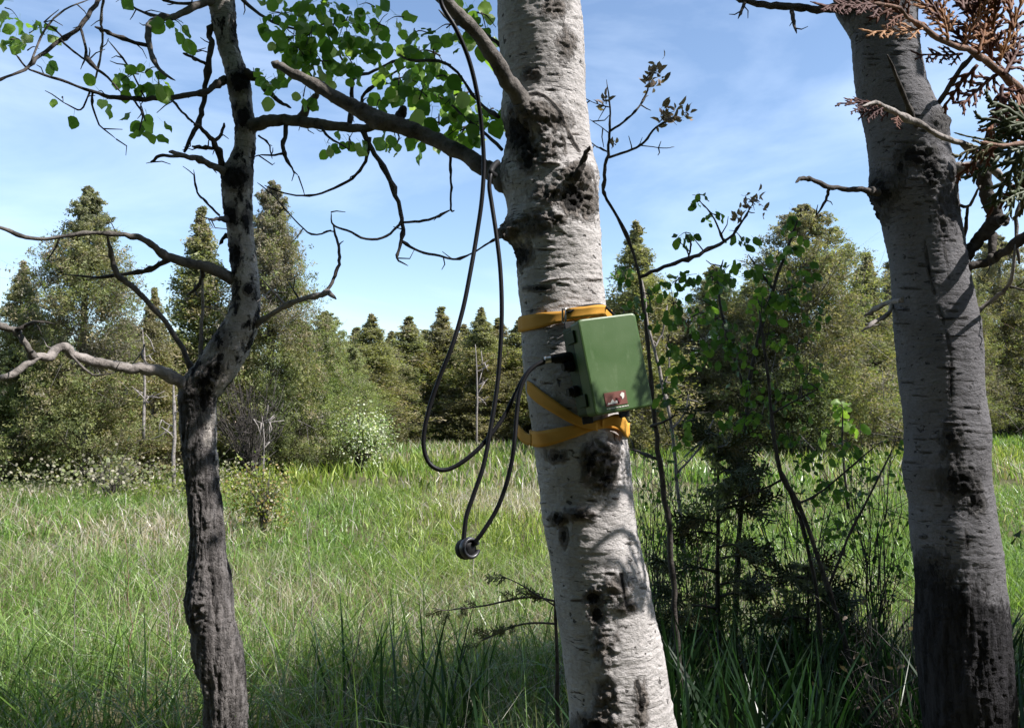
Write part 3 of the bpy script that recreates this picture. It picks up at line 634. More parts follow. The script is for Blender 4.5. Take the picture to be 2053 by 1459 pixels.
# ---- the rough dark aspen on the left
YL = 2.6
e_left = [(-1100, 330, 372), (-500, 385, 432), (-100, 410, 462), (0, 414, 470), (50, 428, 472), (100, 440, 478), (150, 452, 496), (200, 462, 506), (250, 467, 514), (300, 469, 512), (350, 448, 508), (400, 446, 506), (450, 453, 507), (500, 459, 514), (550, 464, 519), (600, 465, 522),
          (650, 452, 518), (700, 420, 498), (740, 392, 472), (780, 362, 440), (800, 358, 434), (850, 362, 432), (900, 367, 433), (950, 372, 437), (1000, 377, 442), (1050, 380, 446), (1100, 380, 451), (1150, 378, 458), (1200, 378, 464), (1250, 385, 470), (1300, 392, 482), (1350, 402, 491), (1400, 408, 494), (1459, 411, 496),
          (1600, 415, 505), (1720, 395, 530)]
k_left = [(482, 165, 22, 22, 6, 1.0, 6), (488, 235, 18, 26, 3, .9, 5), (470, 355, 30, 24, 10, 1.05, 8), (463, 430, 14, 22, 2, .9, 4), (495, 440, 10, 20, 0, .8, 3), (468, 510, 14, 26, 2, 1.0, 5), (498, 580, 12, 10, 3, .9, 3), (470, 60, 10, 30, 0, .7, 3),
          (405, 765, 26, 22, 10, .7, 8), (425, 735, 26, 22, 6, .5, 6), (375, 800, 20, 26, 5, .9, 7), (412, 800, 18, 30, -4, .9, 6), (405, 985, 12, 30, -3, 1.0, 4), (420, 1045, 20, 14, 4, .1, 6), (395, 1210, 18, 40, 4, .8, 6), (440, 680, 24, 30, 4, .4, 4), (410, 1235, 16, 30, 3, .9, 6)]
V, F, A, surf_left = trunk_mesh(e_left, YL, YL + .1, k_left, [([(402, 830), (408, 900), (400, 1000), (418, 1120), (430, 1260), (445, 1400)], 6, -4, .8), ([(430, 860), (436, 1000), (446, 1200)], 4, -2, .5)],
                                lambda u, v: np.clip((v - 700 + np.clip((405 + (v - 850) * .07 - u) * 4, -160, 120)) / 300, 0, 1), 21, rough=.0022, n=110, step=3)  # furrowed bark below the fork; the left side's shade is put in too
pz = at(462, 1720, YL)
left = thing('aspen_tree', 'crooked rough-barked aspen on the left with dead limbs and a kinked trunk', 'tree', (pz[0], YL, 0))
part('trunk', V, F, BARK_LEFT, left, A)
def L(pts, mat=WOOD_DARK, Y1=None, **k): return limb(shoots=3, *(left, pts, mat, YL + .045, (YL + random.uniform(-.25, .3)) if Y1 is None else Y1), **k)
def T(par, pts, mat=WOOD_DARK, dy=None, **k): return limb(par, pts, mat, None, random.uniform(-.12, .12) if dy is None else dy, name='twig', sides=5, shoots=2, **k)
B1 = L([(500, 258, 36), (545, 241, 27), (600, 243, 25), (660, 252, 23), (720, 258, 20), (770, 250, 13), (830, 244, 9), (885, 246, 6)], WOOD_MID, 2.5)
t1 = T(B1, [(725, 258, 15), (745, 300, 13), (775, 350, 12), (798, 405, 11), (808, 450, 10), (803, 490, 8), (796, 518, 5), (818, 533, 3)])
T(t1, [(808, 446, 6), (850, 443, 6), (880, 433, 5), (906, 420, 4)]); T(t1, [(806, 484, 7), (840, 504, 6), (880, 513, 6), (915, 521, 5), (940, 512, 4)])
t2 = T(t1, [(804, 448, 7), (775, 473, 6), (735, 479, 6), (695, 462, 5), (668, 452, 5), (664, 425, 2)])
T(B1, [(742, 275, 8), (735, 315, 8), (715, 350, 7), (670, 378, 6), (620, 392, 5), (570, 387, 4), (530, 372, 3)])
L11 = L([(505, 660, 16), (540, 632, 13), (590, 605, 13), (640, 592, 13), (656, 586, 14), (674, 600, 6)], WOOD_PALE, 2.5)
T(L11, [(655, 588, 9), (668, 560, 8), (679, 530, 8), (680, 500, 7), (672, 470, 6), (668, 452, 4)]); T(L11, [(572, 612, 8), (550, 588, 6), (522, 556, 3)], WOOD_PALE)
T(L11, [(600, 600, 4), (575, 560, 3)], WOOD_MID)
T(t2, [(664, 462, 4), (625, 470, 4), (590, 440, 3), (550, 395, 3), (516, 366, 3)], dy=.05)
L([(492, 145, 26), (515, 158, 19), (540, 185, 13), (562, 205, 9), (585, 217, 5)])
t3 = T(B1, [(575, 246, 12), (568, 285, 9), (570, 308, 9), (585, 338, 5), (598, 353, 2)]); T(t3, [(570, 308, 6), (545, 311, 5), (518, 311, 3)])
T(B1, [(518, 272, 5), (538, 288, 4), (545, 318, 3)])
t4 = T(B1, [(700, 250, 12), (706, 200, 10), (709, 160, 9), (750, 142, 7), (800, 118, 5)]); t5 = T(t4, [(706, 160, 6), (690, 125, 5), (664, 85, 4), (650, 50, 3)])
t6 = T(B1, [(735, 245, 10), (726, 195, 8), (760, 165, 6), (790, 146, 5), (830, 125, 4)]); t7 = T(B1, [(600, 240, 18), (622, 205, 20), (640, 190, 10)], WOOD_MID)
t8 = L([(470, -20, 12), (510, 20, 8), (560, 50, 6), (620, 60, 5), (700, 40, 4)], Y1=2.45, sides=6)
t9 = T(B1, [(640, 248, 8), (660, 275, 6), (700, 300, 4)]); t10 = T(B1, [(790, 248, 5), (800, 275, 4), (790, 300, 3)])
B2 = L([(440, 10, 30), (405, 6, 17), (355, 32, 14), (306, 42, 15), (299, 92, 12), (320, 138, 8), (352, 162, 4)], WOOD_MID, 2.35)
T(B2, [(298, 92, 9), (245, 78, 9), (210, 62, 8), (192, 54, 7)]); T(B2, [(400, 8, 8), (340, 4, 7), (300, -20, 6)])
t11 = T(B2, [(350, 35, 6), (300, 30, 6), (250, 5, 5), (220, -20, 4)])
B3 = L([(452, 160, 20), (430, 172, 14), (408, 185, 13), (350, 195, 12), (290, 198, 11), (230, 196, 9), (185, 184, 7), (120, 160, 6), (60, 140, 5), (30, 108, 3)], Y1=2.3)
B4 = L([(440, 40, 14), (418, 65, 13), (424, 88, 13), (417, 130, 13), (411, 190, 12), (401, 240, 12), (386, 270, 10), (370, 306, 8)], Y1=2.55); T(B4, [(414, 130, 8), (390, 118, 7), (368, 107, 6)])
B5 = L([(420, -60, 12), (300, -50, 10), (215, -20, 9), (190, 10, 10), (160, 55, 10), (120, 82, 9), (80, 112, 8), (50, 140, 7), (0, 160, 5), (-40, 175, 4)], Y1=2.2)
T(B5, [(160, 54, 7), (172, 95, 6), (177, 122, 8), (215, 156, 6), (242, 185, 4)]); T(B5, [(128, 78, 5), (110, 60, 4), (88, 45, 3)]); t12 = T(B5, [(122, 80, 5), (150, 105, 5), (177, 124, 5)])
T(B5, [(60, 132, 5), (90, 60, 5), (130, 20, 4), (178, 0, 3)], WOOD_MID); t13 = T(B5, [(208, -8, 6), (202, 40, 6), (206, 75, 5), (200, 120, 5), (190, 165, 4)], WOOD_PALE)
t14 = T(B3, [(186, 182, 6), (185, 210, 5), (200, 250, 4), (233, 279, 2)]); t15 = T(B3, [(180, 186, 4), (162, 220, 4), (135, 210, 3), (125, 204, 2)]); t16 = T(B3, [(265, 198, 5), (285, 225, 5), (280, 262, 3)])
T(B3, [(340, 196, 6), (365, 225, 6), (392, 250, 6)]); T(B3, [(290, 196, 4), (255, 130, 4), (215, 80, 3)])
B6 = L([(482, 358, 20), (440, 338, 18), (402, 321, 13), (370, 312, 11), (338, 303, 9)], WOOD_MID, 2.45); T(B6, [(375, 313, 9), (345, 313, 8), (320, 312, 8), (303, 326, 7)])
B7 = L([(450, 340, 18), (438, 305, 14), (426, 281, 13), (402, 256, 9), (388, 250, 7)], Y1=2.5); T(B7, [(428, 286, 9), (444, 268, 8), (450, 247, 6)]); T(B7, [(432, 297, 9), (405, 297, 8), (384, 293, 7)])
B8 = L([(460, 442, 18), (440, 440, 9), (418, 440, 5)]); T(B8, [(440, 432, 6), (412, 404, 5), (396, 385, 5), (388, 340, 2)]); L([(455, 470, 10), (440, 490, 5)])
B9 = L([(494, 574, 24), (440, 546, 25), (400, 531, 23), (345, 519, 21), (310, 495, 17), (275, 475, 13), (220, 468, 10), (150, 470, 9), (70, 479, 9), (0, 456, 9), (-60, 430, 7)], WOOD_MID, 2.25)
T(B9, [(338, 520, 14), (300, 540, 11), (250, 549, 9), (200, 556, 5), (130, 550, 3)]); T(B9, [(407, 535, 11), (401, 568, 10), (374, 592, 5)]); T(B9, [(120, 472, 5), (110, 500, 4), (95, 520, 2)])
B10 = L([(385, 740, 14), (342, 660, 12), (302, 610, 13), (262, 572, 14), (236, 550, 15), (223, 510, 10), (214, 466, 5)], WOOD_MID, 2.4)
L([(402, 745, 12), (404, 660, 9), (407, 600, 7), (405, 540, 3)], WOOD_PALE, 2.62)
B12 = L([(405, 815, 26), (385, 784, 32), (355, 762, 31), (310, 743, 27), (250, 735, 23), (190, 726, 23), (150, 711, 21), (126, 695, 21), (100, 714, 19), (72, 719, 17), (30, 748, 15), (-10, 760, 14), (-80, 790, 10)], WOOD_PALE, 2.2, sides=10)
t17 = T(B12, [(72, 718, 16), (52, 690, 15), (32, 664, 15), (0, 655, 14), (-50, 640, 10)], WOOD_MID); T(t17, [(30, 664, 11), (60, 648, 9), (92, 645, 4)]); T(B12, [(130, 700, 7), (168, 738, 6), (190, 752, 5), (232, 747, 3)], WOOD_MID)
T(B12, [(310, 745, 5), (285, 715, 4), (290, 690, 2)], WOOD_MID)
CL = 2.5
for ow, c in ((B5, (18, 30, 32, 38, 8)), (B5, (68, 72, 32, 34, 9)), (B5, (62, 108, 26, 12, 3)), (t11, (248, 12, 20, 12, 2)), (B2, (350, 52, 34, 32, 10)), (B3, (268, 160, 36, 28, 12)), (B3, (318, 172, 18, 24, 5)), (t16, (288, 240, 24, 40, 9)),
              (t14, (205, 196, 22, 8, 3)), (t15, (125, 206, 12, 7, 2)), (t8, (565, 40, 42, 40, 16)), (t5, (625, 75, 48, 52, 26)), (t8, (692, 55, 56, 48, 24)), (t4, (742, 108, 38, 38, 14)), (t5, (645, 135, 52, 28, 15)), (B1, (545, 175, 28, 38, 11)),
              (t5, (600, 112, 38, 30, 12)), (t8, (800, 45, 34, 26, 7)), (t9, (662, 290, 18, 10, 4)), (t9, (702, 292, 24, 20, 5)), (t10, (790, 278, 24, 20, 6)), (t6, (820, 150, 40, 28, 9)), (t7, (610, 195, 30, 24, 6)), (t8, (540, -10, 60, 16, 8)), (t8, (650, 0, 60, 14, 10)), (t5, (590, 70, 30, 30, 10)), (t4, (700, 130, 40, 20, 8)), (t8, (740, 20, 40, 20, 8)), (t6, (780, 190, 30, 24, 7)), (t8, (620, 30, 50, 30, 12)), (t8, (580, 90, 40, 30, 10)), (t5, (690, 90, 40, 30, 12)), (t8, (760, 60, 40, 30, 10)), (t6, (840, 110, 30, 26, 8)), (B5, (30, 90, 30, 30, 6)), (B3, (300, 150, 30, 22, 6))):
    leaf_cluster(ow, ASPEN_LEAF, *c, CL, size=.86)
foliage_mass(left, [(-1.5, 2.6, 4.8), (-1.2, 3.2, 5.4), (-1.9, 2.9, 5.1), (-1.6, 2.2, 5.6)], (.8, .8, .7), 2200, ASPEN_CROWN, .05, 71, ASPEN_T, lambda P: np.maximum(3.2, 1.9 + .6 * P[:, 1]))

# ---- the grey aspen on the right
YR = 2.25
e_right = [(-1800, 1500, 1590), (-1000, 1570, 1680), (-300, 1650, 1795), (0, 1678, 1835), (30, 1692, 1837), (60, 1706, 1839), (123, 1713, 1845), (185, 1722, 1856), (250, 1736, 1882), (310, 1745, 1897), (370, 1754, 1913), (430, 1772, 1917), (500, 1785, 1929), (600, 1797, 1946), (650, 1803, 1956), (700, 1808, 1961), (800, 1818, 1966), (900, 1822, 1973),
           (940, 1820, 1978), (1000, 1834, 1986), (1100, 1841, 1997), (1200, 1846, 2009), (1300, 1851, 2017), (1400, 1856, 2023), (1459, 1859, 2027), (1650, 1862, 2045), (1880, 1840, 2090)]
k_right = [(1766, 385, 30, 34, 18, .9, 5), (1885, 245, 26, 30, 12, .45, 4), (1836, 310, 34, 20, 2, .9, 4), (1868, 340, 18, 40, 2, .85, 5), (1806, 340, 12, 36, -2, .6, 2), (1905, 345, 20, 26, 10, .3, 3), (1900, 420, 30, 60, 2, .3, 4), (1925, 965, 40, 34, 4, .85, 5), (1960, 1000, 18, 30, 2, .7, 5), (1908, 880, 24, 40, 2, .6, 5),
           (1870, 1140, 40, 40, 0, .5, 3), (1812, 70, 14, 20, 0, .3, 2), (1760, 430, 20, 20, 4, .6, 4), (1700, 20, 20, 20, 6, .5, 4)]
r_right = [([(1852, 470), (1866, 560), (1902, 690), (1906, 800), (1915, 900), (1932, 1000), (1940, 1100)], 4, -2, .75), ([(1885, 400), (1893, 470), (1905, 560)], 3, -2, .6), ([(1840, 473), (1890, 472)], 3, 2, .7), ([(1885, 640), (1935, 636)], 3, 2, .8), ([(1868, 674), (1935, 673)], 2.5, 2, .6), ([(1905, 548), (1925, 548)], 2.5, 1, .7),
           ([(1880, 736), (1912, 737)], 3, 2, .8), ([(1805, 621), (1822, 620)], 2.5, 1, .7), ([(1850, 1075), (1960, 1080)], 4, 2, .6), ([(1720, 75), (1770, 62)], 4, 3, .7)]
V, F, A, surf_right = trunk_mesh(e_right, YR, YR + .1, k_right, r_right, lambda u, v: np.clip((v - 1040 - (u - 1845) * .5) / 190, 0, 1), 41, n=140, step=2.4, lents=170)  # furrowed foot; the shade lying there is also put into its dark tone
pz = at(1965, 1880, YR)
right = thing('aspen_tree', 'thick grey aspen on the right, mostly in shade with a dark furrowed foot', 'tree', (pz[0], YR, 0))
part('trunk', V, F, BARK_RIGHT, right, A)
def R_(pts, mat=WOOD_DARK, Y1=None, **k): return limb(right, pts, mat, YR, (YR + random.uniform(-.2, .2)) if Y1 is None else Y1, **k)
R1 = R_([(1700, 14, 28), (1660, 18, 19), (1630, 18, 16), (1585, 13, 16), (1530, 10, 15), (1485, 0, 13), (1440, -14, 9)]); T(R1, [(1588, 18, 11), (1591, 45, 9), (1597, 68, 4)]); T(R1, [(1494, 4, 9), (1487, 22, 7), (1480, 38, 3)])
R2 = R_([(1760, 386, 20), (1735, 382, 14), (1700, 380, 12), (1662, 375, 11), (1628, 361, 9), (1607, 357, 9), (1595, 366, 5)]); T(R2, [(1663, 378, 8), (1655, 402, 7), (1637, 432, 3)])
R3 = R_([(1812, 600, 16), (1780, 607, 12), (1756, 618, 11), (1732, 634, 7)], WOOD_PALE, 2.5); T(R3, [(1790, 606, 12), (1780, 630, 10), (1755, 643, 9), (1728, 664, 5)], WOOD_PALE)
R4 = R_([(1922, 545, 34), (1940, 508, 28), (1966, 478, 27), (1990, 448, 33), (1993, 425, 32), (1978, 390, 31), (1973, 355, 30), (1972, 325, 26), (1985, 270, 18), (2010, 200, 12)], WOOD_DARK, 2.15, sides=11)
T(R4, [(1994, 440, 26), (2010, 440, 24), (2020, 446, 14)]); T(R4, [(1992, 470, 18), (1988, 505, 18), (1985, 530, 14)]); R4b = R_([(1922, 560, 22), (1945, 535, 18), (1985, 522, 20), (2020, 500, 20), (2045, 480, 24), (2090, 455, 20)], WOOD_DARK, 2.1)
R_([(1900, 352, 40), (1925, 340, 30), (1950, 332, 24), (1975, 330, 22)], WOOD_PALE, 2.18, name='branch_stub')
R_([(1868, 235, 12), (1895, 185, 11), (1925, 140, 10), (1960, 100, 10), (2010, 68, 9), (2070, 34, 8)], WOOD_DARK, 2.05)
R_([(1846, 275, 14), (1830, 235, 13), (1808, 185, 11), (1780, 112, 7)], WOOD_DARK, 1.95)
R7 = R_([(1940, 640, 14), (1960, 622, 11), (1995, 597, 10), (2020, 575, 9), (2031, 545, 8), (2035, 490, 4)], WOOD_PALE, 2.1); T(R7, [(2020, 572, 6), (2053, 580, 4), (2090, 570, 3)])
R8 = R_([(1905, 402, 8), (1940, 415, 7), (1955, 390, 6), (1966, 372, 4)], WOOD_MID, 2.15); T(R8, [(1940, 415, 7), (1936, 460, 6), (1928, 515, 6)])
R_([(2090, 380, 12), (2045, 410, 9), (2038, 470, 8), (2045, 530, 6)], WOOD_MID, 2.2)
limb(right, [(1580, -900, 60), (1480, -980, 40), (1330, -1020, 30), (1150, -1120, 16)], WOOD_MID, 2.35, 2.9)
limb(right, [(1600, -820, 50), (1700, -1000, 34), (1600, -1250, 20)], WOOD_MID, 2.35, 3.0)
zcap = lambda P: np.maximum(3.15, 1.75 + .56 * P[:, 1])
foliage_mass(right, [(1.3, 2.3, 3.5), (1.7, 2.3, 3.6), (2.1, 2.4, 3.7), (1.5, 2.4, 3.7), (.9, 2.4, 3.6), (1.9, 2.25, 3.8), (1.1, 2.45, 3.6), (.5, 2.4, 3.5), (.15, 2.35, 3.5), (-.15, 2.3, 3.5), (2.5, 2.9, 3.8), (3.0, 2.7, 3.7), (3.1, 3.2, 3.9), (2.3, 3.2, 3.9)], (.6, .30, .36), 16000, ASPEN_CROWN, .06, 72, ASPEN_T, zcap)  # unseen crown, its leaf clumps placed to cast shade on the grass

# unseen broad-leaved trees, added to block sky and sun over the foreground
def added_shade_tree(x, y, cz, rx, ry, rz, count, seed, trunk_h):
    t = thing('added_shade_tree', 'unseen leafy tree added to shade the foreground with its crown', 'tree', (x, y, 0), 'leafy trees added out of view')
    part('trunk', *tube(catmull([(x, y, -.2), (x + .05, y, trunk_h * .5), (x - .05, y + .05, trunk_h), (x, y + .1, cz + rz * .6)], 4), np.linspace(.13, .03, 13), 10), WOOD_MID, t)
    r = np.random.default_rng(seed); cs = []
    for k in range(16):
        a = r.uniform(0, 6.28); e = r.uniform(.3, .8); c = (x + rx * e * math.cos(a), y + ry * e * math.sin(a), cz + rz * r.uniform(-.6, .6)); cs.append(c)
        part('branch', *tube(catmull([(x, y + .05, trunk_h * r.uniform(.75, 1)), ((x + c[0]) / 2, (y + c[1]) / 2, (trunk_h + c[2]) / 2 + .1), c], 3), np.linspace(.045, .01, 7), 6), WOOD_MID, t)
    foliage_mass(t, cs, (rx * .55, ry * .55, rz * .6), count, ASPEN_CROWN, .085, seed, ASPEN_T, lambda P: 2.9 + 0 * P[:, 0])
added_shade_tree(-1.9, -1.0, 4.6, 1.9, 1.3, 1.2, 6500, 201, 3.2)
added_shade_tree(.5, -1.1, 4.9, 1.7, 1.2, 1.3, 6500, 202, 3.3)
added_shade_tree(2.9, -1.5, 4.5, 1.8, 1.0, 1.1, 6500, 203, 3.0)
added_shade_tree(4.9, 2.9, 4.1, 1.5, .95, 1.2, 9000, 204, 2.6)
added_shade_tree(-3.6, 1.2, 4.4, 1.4, 1.3, 1.3, 5000, 205, 3.0)
# ------------------------------------------------------------------ cedars at the right of the frame
def frond(seed, L=.10, mat=CEDAR_BROWN, order=2):
    r = np.random.default_rng(seed); parts = []
    def seg(p, d, l, w, lev):
        n = max(3, int(l / .009)); pts = [p]
        for k in range(n):
            d = d + r.normal(0, .07, 3) * (1, .5, 1); d /= np.linalg.norm(d); pts.append(pts[-1] + d * l / n)
        pts = np.array(pts); rad = w * 1.0 * (1 - .35 * np.linspace(0, 1, len(pts))) * (1 + .4 * (np.arange(len(pts)) % 2)); rad[-1] *= .35
        parts.append(tube(pts, rad, 5))
        if lev > 0:
            for k in range(1, len(pts) - 1):
                sd = 1 if k % 2 else -1
                if r.uniform() < .04: continue
                a = sd * r.uniform(.55, .95); c, s = math.cos(a), math.sin(a); t = (pts[k + 1] - pts[k]); t /= np.linalg.norm(t)
                dd = np.array((t[0] * c - t[2] * s, t[1] + r.normal(0, .15), t[0] * s + t[2] * c))
                seg(pts[k], dd, l * r.uniform(.22, .42) * (1.15 - .6 * k / len(pts)), w * .85, lev - 1)
    seg(np.zeros(3), np.array((0, 0, 1.0)), L, .0036, order)
    V, F = merge(parts); V[:, 1] *= .6
    return mesh('spray', V, F, mat)
FR_B = [frond(k, .095 + .01 * k, CEDAR_BROWN) for k in range(4)]; FR_G = [frond(10 + k, .10, CEDAR_GREEN) for k in range(3)]
FR_S = [frond(20 + k, .13, CEDAR_GREEN) for k in range(2)]
def spray(owner, me, px, py, Y, ang, size, lean=.4):
    """ang: photo angle in degrees, 0 = pointing right, 90 = up"""
    par = owner.o if isinstance(owner, Limb) else owner
    while par.parent is not None and par.parent.parent is not None: par = par.parent
    o = put('spray', me, par); a = math.radians(ang - 90)
    R = Matrix.Rotation(-a, 4, 'Y') @ Matrix.Rotation(random.gauss(0, lean), 4, 'X') @ Matrix.Rotation(random.gauss(0, .5), 4, 'Z')
    o.matrix_local = Matrix.Translation(Vector(at(px, py, Y) - ROOT[par.name])) @ R @ Matrix.Scale(size, 4)
cedar = thing('cedar_tree', 'cedar whose rusty foreground branches hang into the upper right corner', 'tree', (2.55, 2.0, 0))
ms = tube([(2.55, 2.0, -.2), (2.53, 2.01, 1.2), (2.56, 1.99, 1.8), (2.55, 2.0, 2.35)], [.09, .075, .05, .01], 10); part('trunk', *ms, WOOD_RED, cedar)
C1 = limb(cedar, [(3300, 800, 30), (2700, 640, 24), (2300, 520, 20), (2120, 440, 17), (2050, 396, 15), (2000, 350, 13), (1940, 296, 13), (1890, 276, 13), (1840, 246, 13), (1790, 224, 13), (1755, 206, 9), (1728, 214, 5)], WOOD_PALE, 1.7, 1.15)
C2 = limb(cedar, [(3300, 600, 30), (2700, 450, 26), (2300, 330, 22), (2110, 240, 19), (2040, 178, 17), (1985, 126, 17), (1940, 102, 15), (1880, 76, 12), (1830, 42, 10), (1795, 14, 8), (1750, 6, 4)], WOOD_RED, 1.7, 1.12)
C3 = limb(cedar, [(3300, 700, 30), (2700, 520, 24), (2300, 380, 20), (2120, 320, 15), (2060, 290, 11), (2010, 292, 8), (1965, 284, 5)], WOOD_RED, 1.7, 1.2)
for (x, y, a, s) in [(1985, 122, 95, 1.0), (1960, 108, 75, .9), (1945, 100, 110, .9), (1930, 90, 60, .8), (2000, 130, 70, 1.0), (1900, 82, 95, .7), (2010, 150, 45, 1.0), (1990, 60, 80, .7), (1960, 60, 100, .7), (1880, 72, 160, .6), (1930, 108, 205, .65), (1850, 58, 185, .7), (1830, 40, 130, .6), (1800, 20, 170, .9), (1770, 12, 195, .8),
                     (2030, 172, 250, .9), (2040, 180, 225, 1.2), (2000, 150, 215, .9), (2050, 190, 280, 1.1), (2060, 200, 60, 1.0), (2080, 215, 90, 1.1), (1975, 25, 60, .7), (1940, 20, 80, .7), (2020, 145, 60, .9), (1810, 30, 215, .5), (1745, 8, 185, .6), (1950, 40, 85, 1.0), (1990, 90, 70, 1.1), (1910, 60, 100, .9), (1970, 80, 120, 1.0), (2020, 120, 95, 1.0), (1930, 20, 70, .9), (2000, 20, 85, .9), (2030, 60, 80, 1.0), (1885, 40, 110, .8), (1960, 130, 230, .9), (2010, 170, 240, 1.0), (2045, 230, 235, 1.1)]:
    spray(C2, random.choice(FR_B), x, y, C2.depth(x, y) + random.uniform(-.02, .02), a + random.uniform(-12, 12), s)
for (x, y, a, s) in [(1790, 222, 150, .55), (1755, 206, 175, .6), (1770, 216, 215, .45), (1800, 232, 240, .4), (1740, 212, 200, .35), (1765, 210, 160, .5)]:
    spray(C1, random.choice(FR_B[:2]), x, y, C1.depth(x, y) - .005, a, s)
for (x, y, a, s) in [(2060, 285, 190, 1.1), (2070, 290, 215, 1.2), (2055, 300, 240, 1.1), (2080, 310, 260, 1.1), (2020, 290, 170, .8), (2090, 270, 150, 1.2), (2000, 292, 220, .8), (2060, 330, 230, 1.1), (2090, 350, 215, 1.2), (2095, 330, 250, 1.0), (2060, 270, 160, .9), (2070, 380, 200, .8), (1990, 290, 185, .7), (2080, 240, 200, 1.0), (2090, 260, 225, 1.0)]:
    spray(C3, random.choice(FR_G + FR_B[:1]), x, y, C3.depth(x, y) + random.uniform(-.03, .03), a + random.uniform(-15, 15), s)
def cedar_crown(owner, base, h, R, seed, nb, low=.1):
    V, F, Tn, TV, TF = crown_parts(h, R, seed, nb, 18, 13, .02, .6, low, .1, [(.03, .045, .018), (.055, .075, .025), (.08, .09, .03)])
    part('crown', V + base, F, CROWN, owner, {'tint': Tn}, False, 'stuff'); part('branches', TV + base, TF, WOOD_RED, owner, None, False, 'stuff')
cedar_crown(cedar, np.array((2.55, 2.0, 0)), 2.4, .7, 91, 200, .1)
cedar2 = thing('cedar_tree', 'unseen bushy green cedar added outside the right edge to shade the undergrowth', 'tree', (3.85, 3.3, 0))  # out of view, put there to throw shade on the undergrowth
part('trunk', *tube([(3.85, 3.3, -.2), (3.85, 3.3, 5.2)], [.1, .01], 9), WOOD_RED, cedar2); cedar_crown(cedar2, np.array((3.85, 3.3, 0)), 5.2, 1.7, 92, 420, .06)

# ------------------------------------------------------------------ saplings and shrubs between the trunks
def plant(name, label, px, Y, cat, group=None):
    p = at(px, 812, Y); return thing(name, label, cat, (p[0], Y, float(ground_z(p[0], Y))), group)
Ys = 3.1
s1 = plant('sapling', 'tall thin sapling with dry seed heads rising behind the right edge of the green box', 1365, Ys, 'sapling')
A1 = limb(s1, [(1365, 1400, 13), (1355, 1250, 13), (1346, 1120, 13), (1335, 1000, 13), (1320, 900, 12), (1308, 800, 10), (1300, 700, 8), (1290, 620, 7), (1281, 550, 7), (1256, 470, 7), (1222, 410, 7), (1210, 380, 7), (1213, 340, 8), (1220, 300, 7), (1222, 260, 6), (1223, 215, 4), (1216, 160, 2)], WOOD_DARK, Ys, Ys - .1, name='stem')
a2 = T(A1, [(1222, 264, 6), (1258, 238, 5), (1285, 210, 5), (1300, 172, 4), (1302, 150, 2)]); a3 = T(A1, [(1221, 316, 6), (1268, 300, 6), (1292, 285, 6), (1315, 255, 5), (1345, 240, 3)]); T(a3, [(1285, 292, 3), (1330, 297, 2), (1352, 295, 2)])
T(A1, [(1221, 306, 4), (1200, 296, 3), (1184, 286, 3)]); T(A1, [(1222, 268, 3), (1204, 254, 2), (1182, 240, 2)]); T(A1, [(1222, 215, 3), (1195, 208, 2), (1170, 196, 2)])
for c in ((a2, 1310, 158, 24, 18, 26), (a3, 1335, 245, 34, 20, 34), (A1, 1215, 212, 10, 14, 10), (a3, 1378, 238, 10, 14, 10), (a2, 1322, 175, 12, 8, 8), (A1, 1233, 300, 8, 6, 3)):
    leaf_cluster(c[0], CATKIN, *c[1:], Ys - .1, .04, WOOD_MID, name='seed_head', upright=True, tilt=1.3)
a4 = T(A1, [(1282, 556, 9), (1330, 536, 9), (1380, 520, 10), (1420, 500, 9), (1462, 478, 7), (1490, 440, 5), (1508, 410, 3)]); T(a4, [(1450, 482, 5), (1432, 440, 4), (1412, 412, 3), (1396, 400, 2)]); T(a4, [(1380, 520, 5), (1385, 490, 4), (1375, 470, 3)])
leaf_cluster(a4, CATKIN, 1508, 415, 26, 20, 24, Ys, .04, WOOD_MID, name='seed_head', upright=True, tilt=1.3); leaf_cluster(a4, CATKIN, 1480, 450, 20, 10, 10, Ys, .04, WOOD_MID, name='seed_head', upright=True)
for c in ((a4, 1400, 408, 26, 16, 7), (a4, 1375, 478, 34, 16, 10), (a4, 1430, 440, 22, 22, 6), (a4, 1480, 480, 34, 20, 10), (A1, 1250, 560, 34, 28, 14), (A1, 1300, 600, 50, 40, 20), (a4, 1360, 570, 46, 30, 16), (A1, 1250, 640, 30, 30, 8), (A1, 1340, 690, 40, 40, 14), (A1, 1400, 640, 40, 40, 14), (A1, 1350, 620, 60, 50, 20), (a4, 1430, 560, 50, 40, 18), (A1, 1380, 740, 50, 50, 18), (A1, 1330, 800, 30, 50, 14), (A1, 1370, 860, 40, 40, 14)):
    leaf_cluster(c[0], SHRUB_LEAF, *c[1:], Ys, .15, size=.8)
T(A1, [(1305, 855, 8), (1330, 845, 6), (1360, 830, 4)]); T(A1, [(1318, 920, 8), (1280, 905, 6), (1262, 900, 4)])
s2 = plant('sapling', 'two-stemmed slender sapling with pale new shoots at its tip, midway between pale and grey aspens', 1700, 3.3, 'sapling')
A2 = limb(s2, [(1720, 1400, 10), (1690, 1270, 10), (1650, 1150, 10), (1603, 1012, 10), (1570, 958, 11), (1556, 900, 9), (1546, 830, 8), (1538, 740, 7), (1527, 660, 5), (1520, 600, 4)], WOOD_DARK, 3.3, 3.3, name='stem')
T(A2, [(1572, 958, 11), (1592, 1010, 8), (1612, 1070, 8), (1636, 1180, 8), (1650, 1330, 8)], dy=.05)
T(A2, [(1600, 1010, 6), (1640, 990, 5), (1700, 940, 4), (1760, 890, 3)]); T(A2, [(1570, 960, 6), (1520, 985, 5), (1460, 1010, 4)]); T(A2, [(1546, 830, 5), (1600, 800, 4), (1640, 780, 3)]); t = T(A2, [(1660, 1180, 7), (1700, 1080, 6), (1745, 990, 5), (1790, 900, 4)])
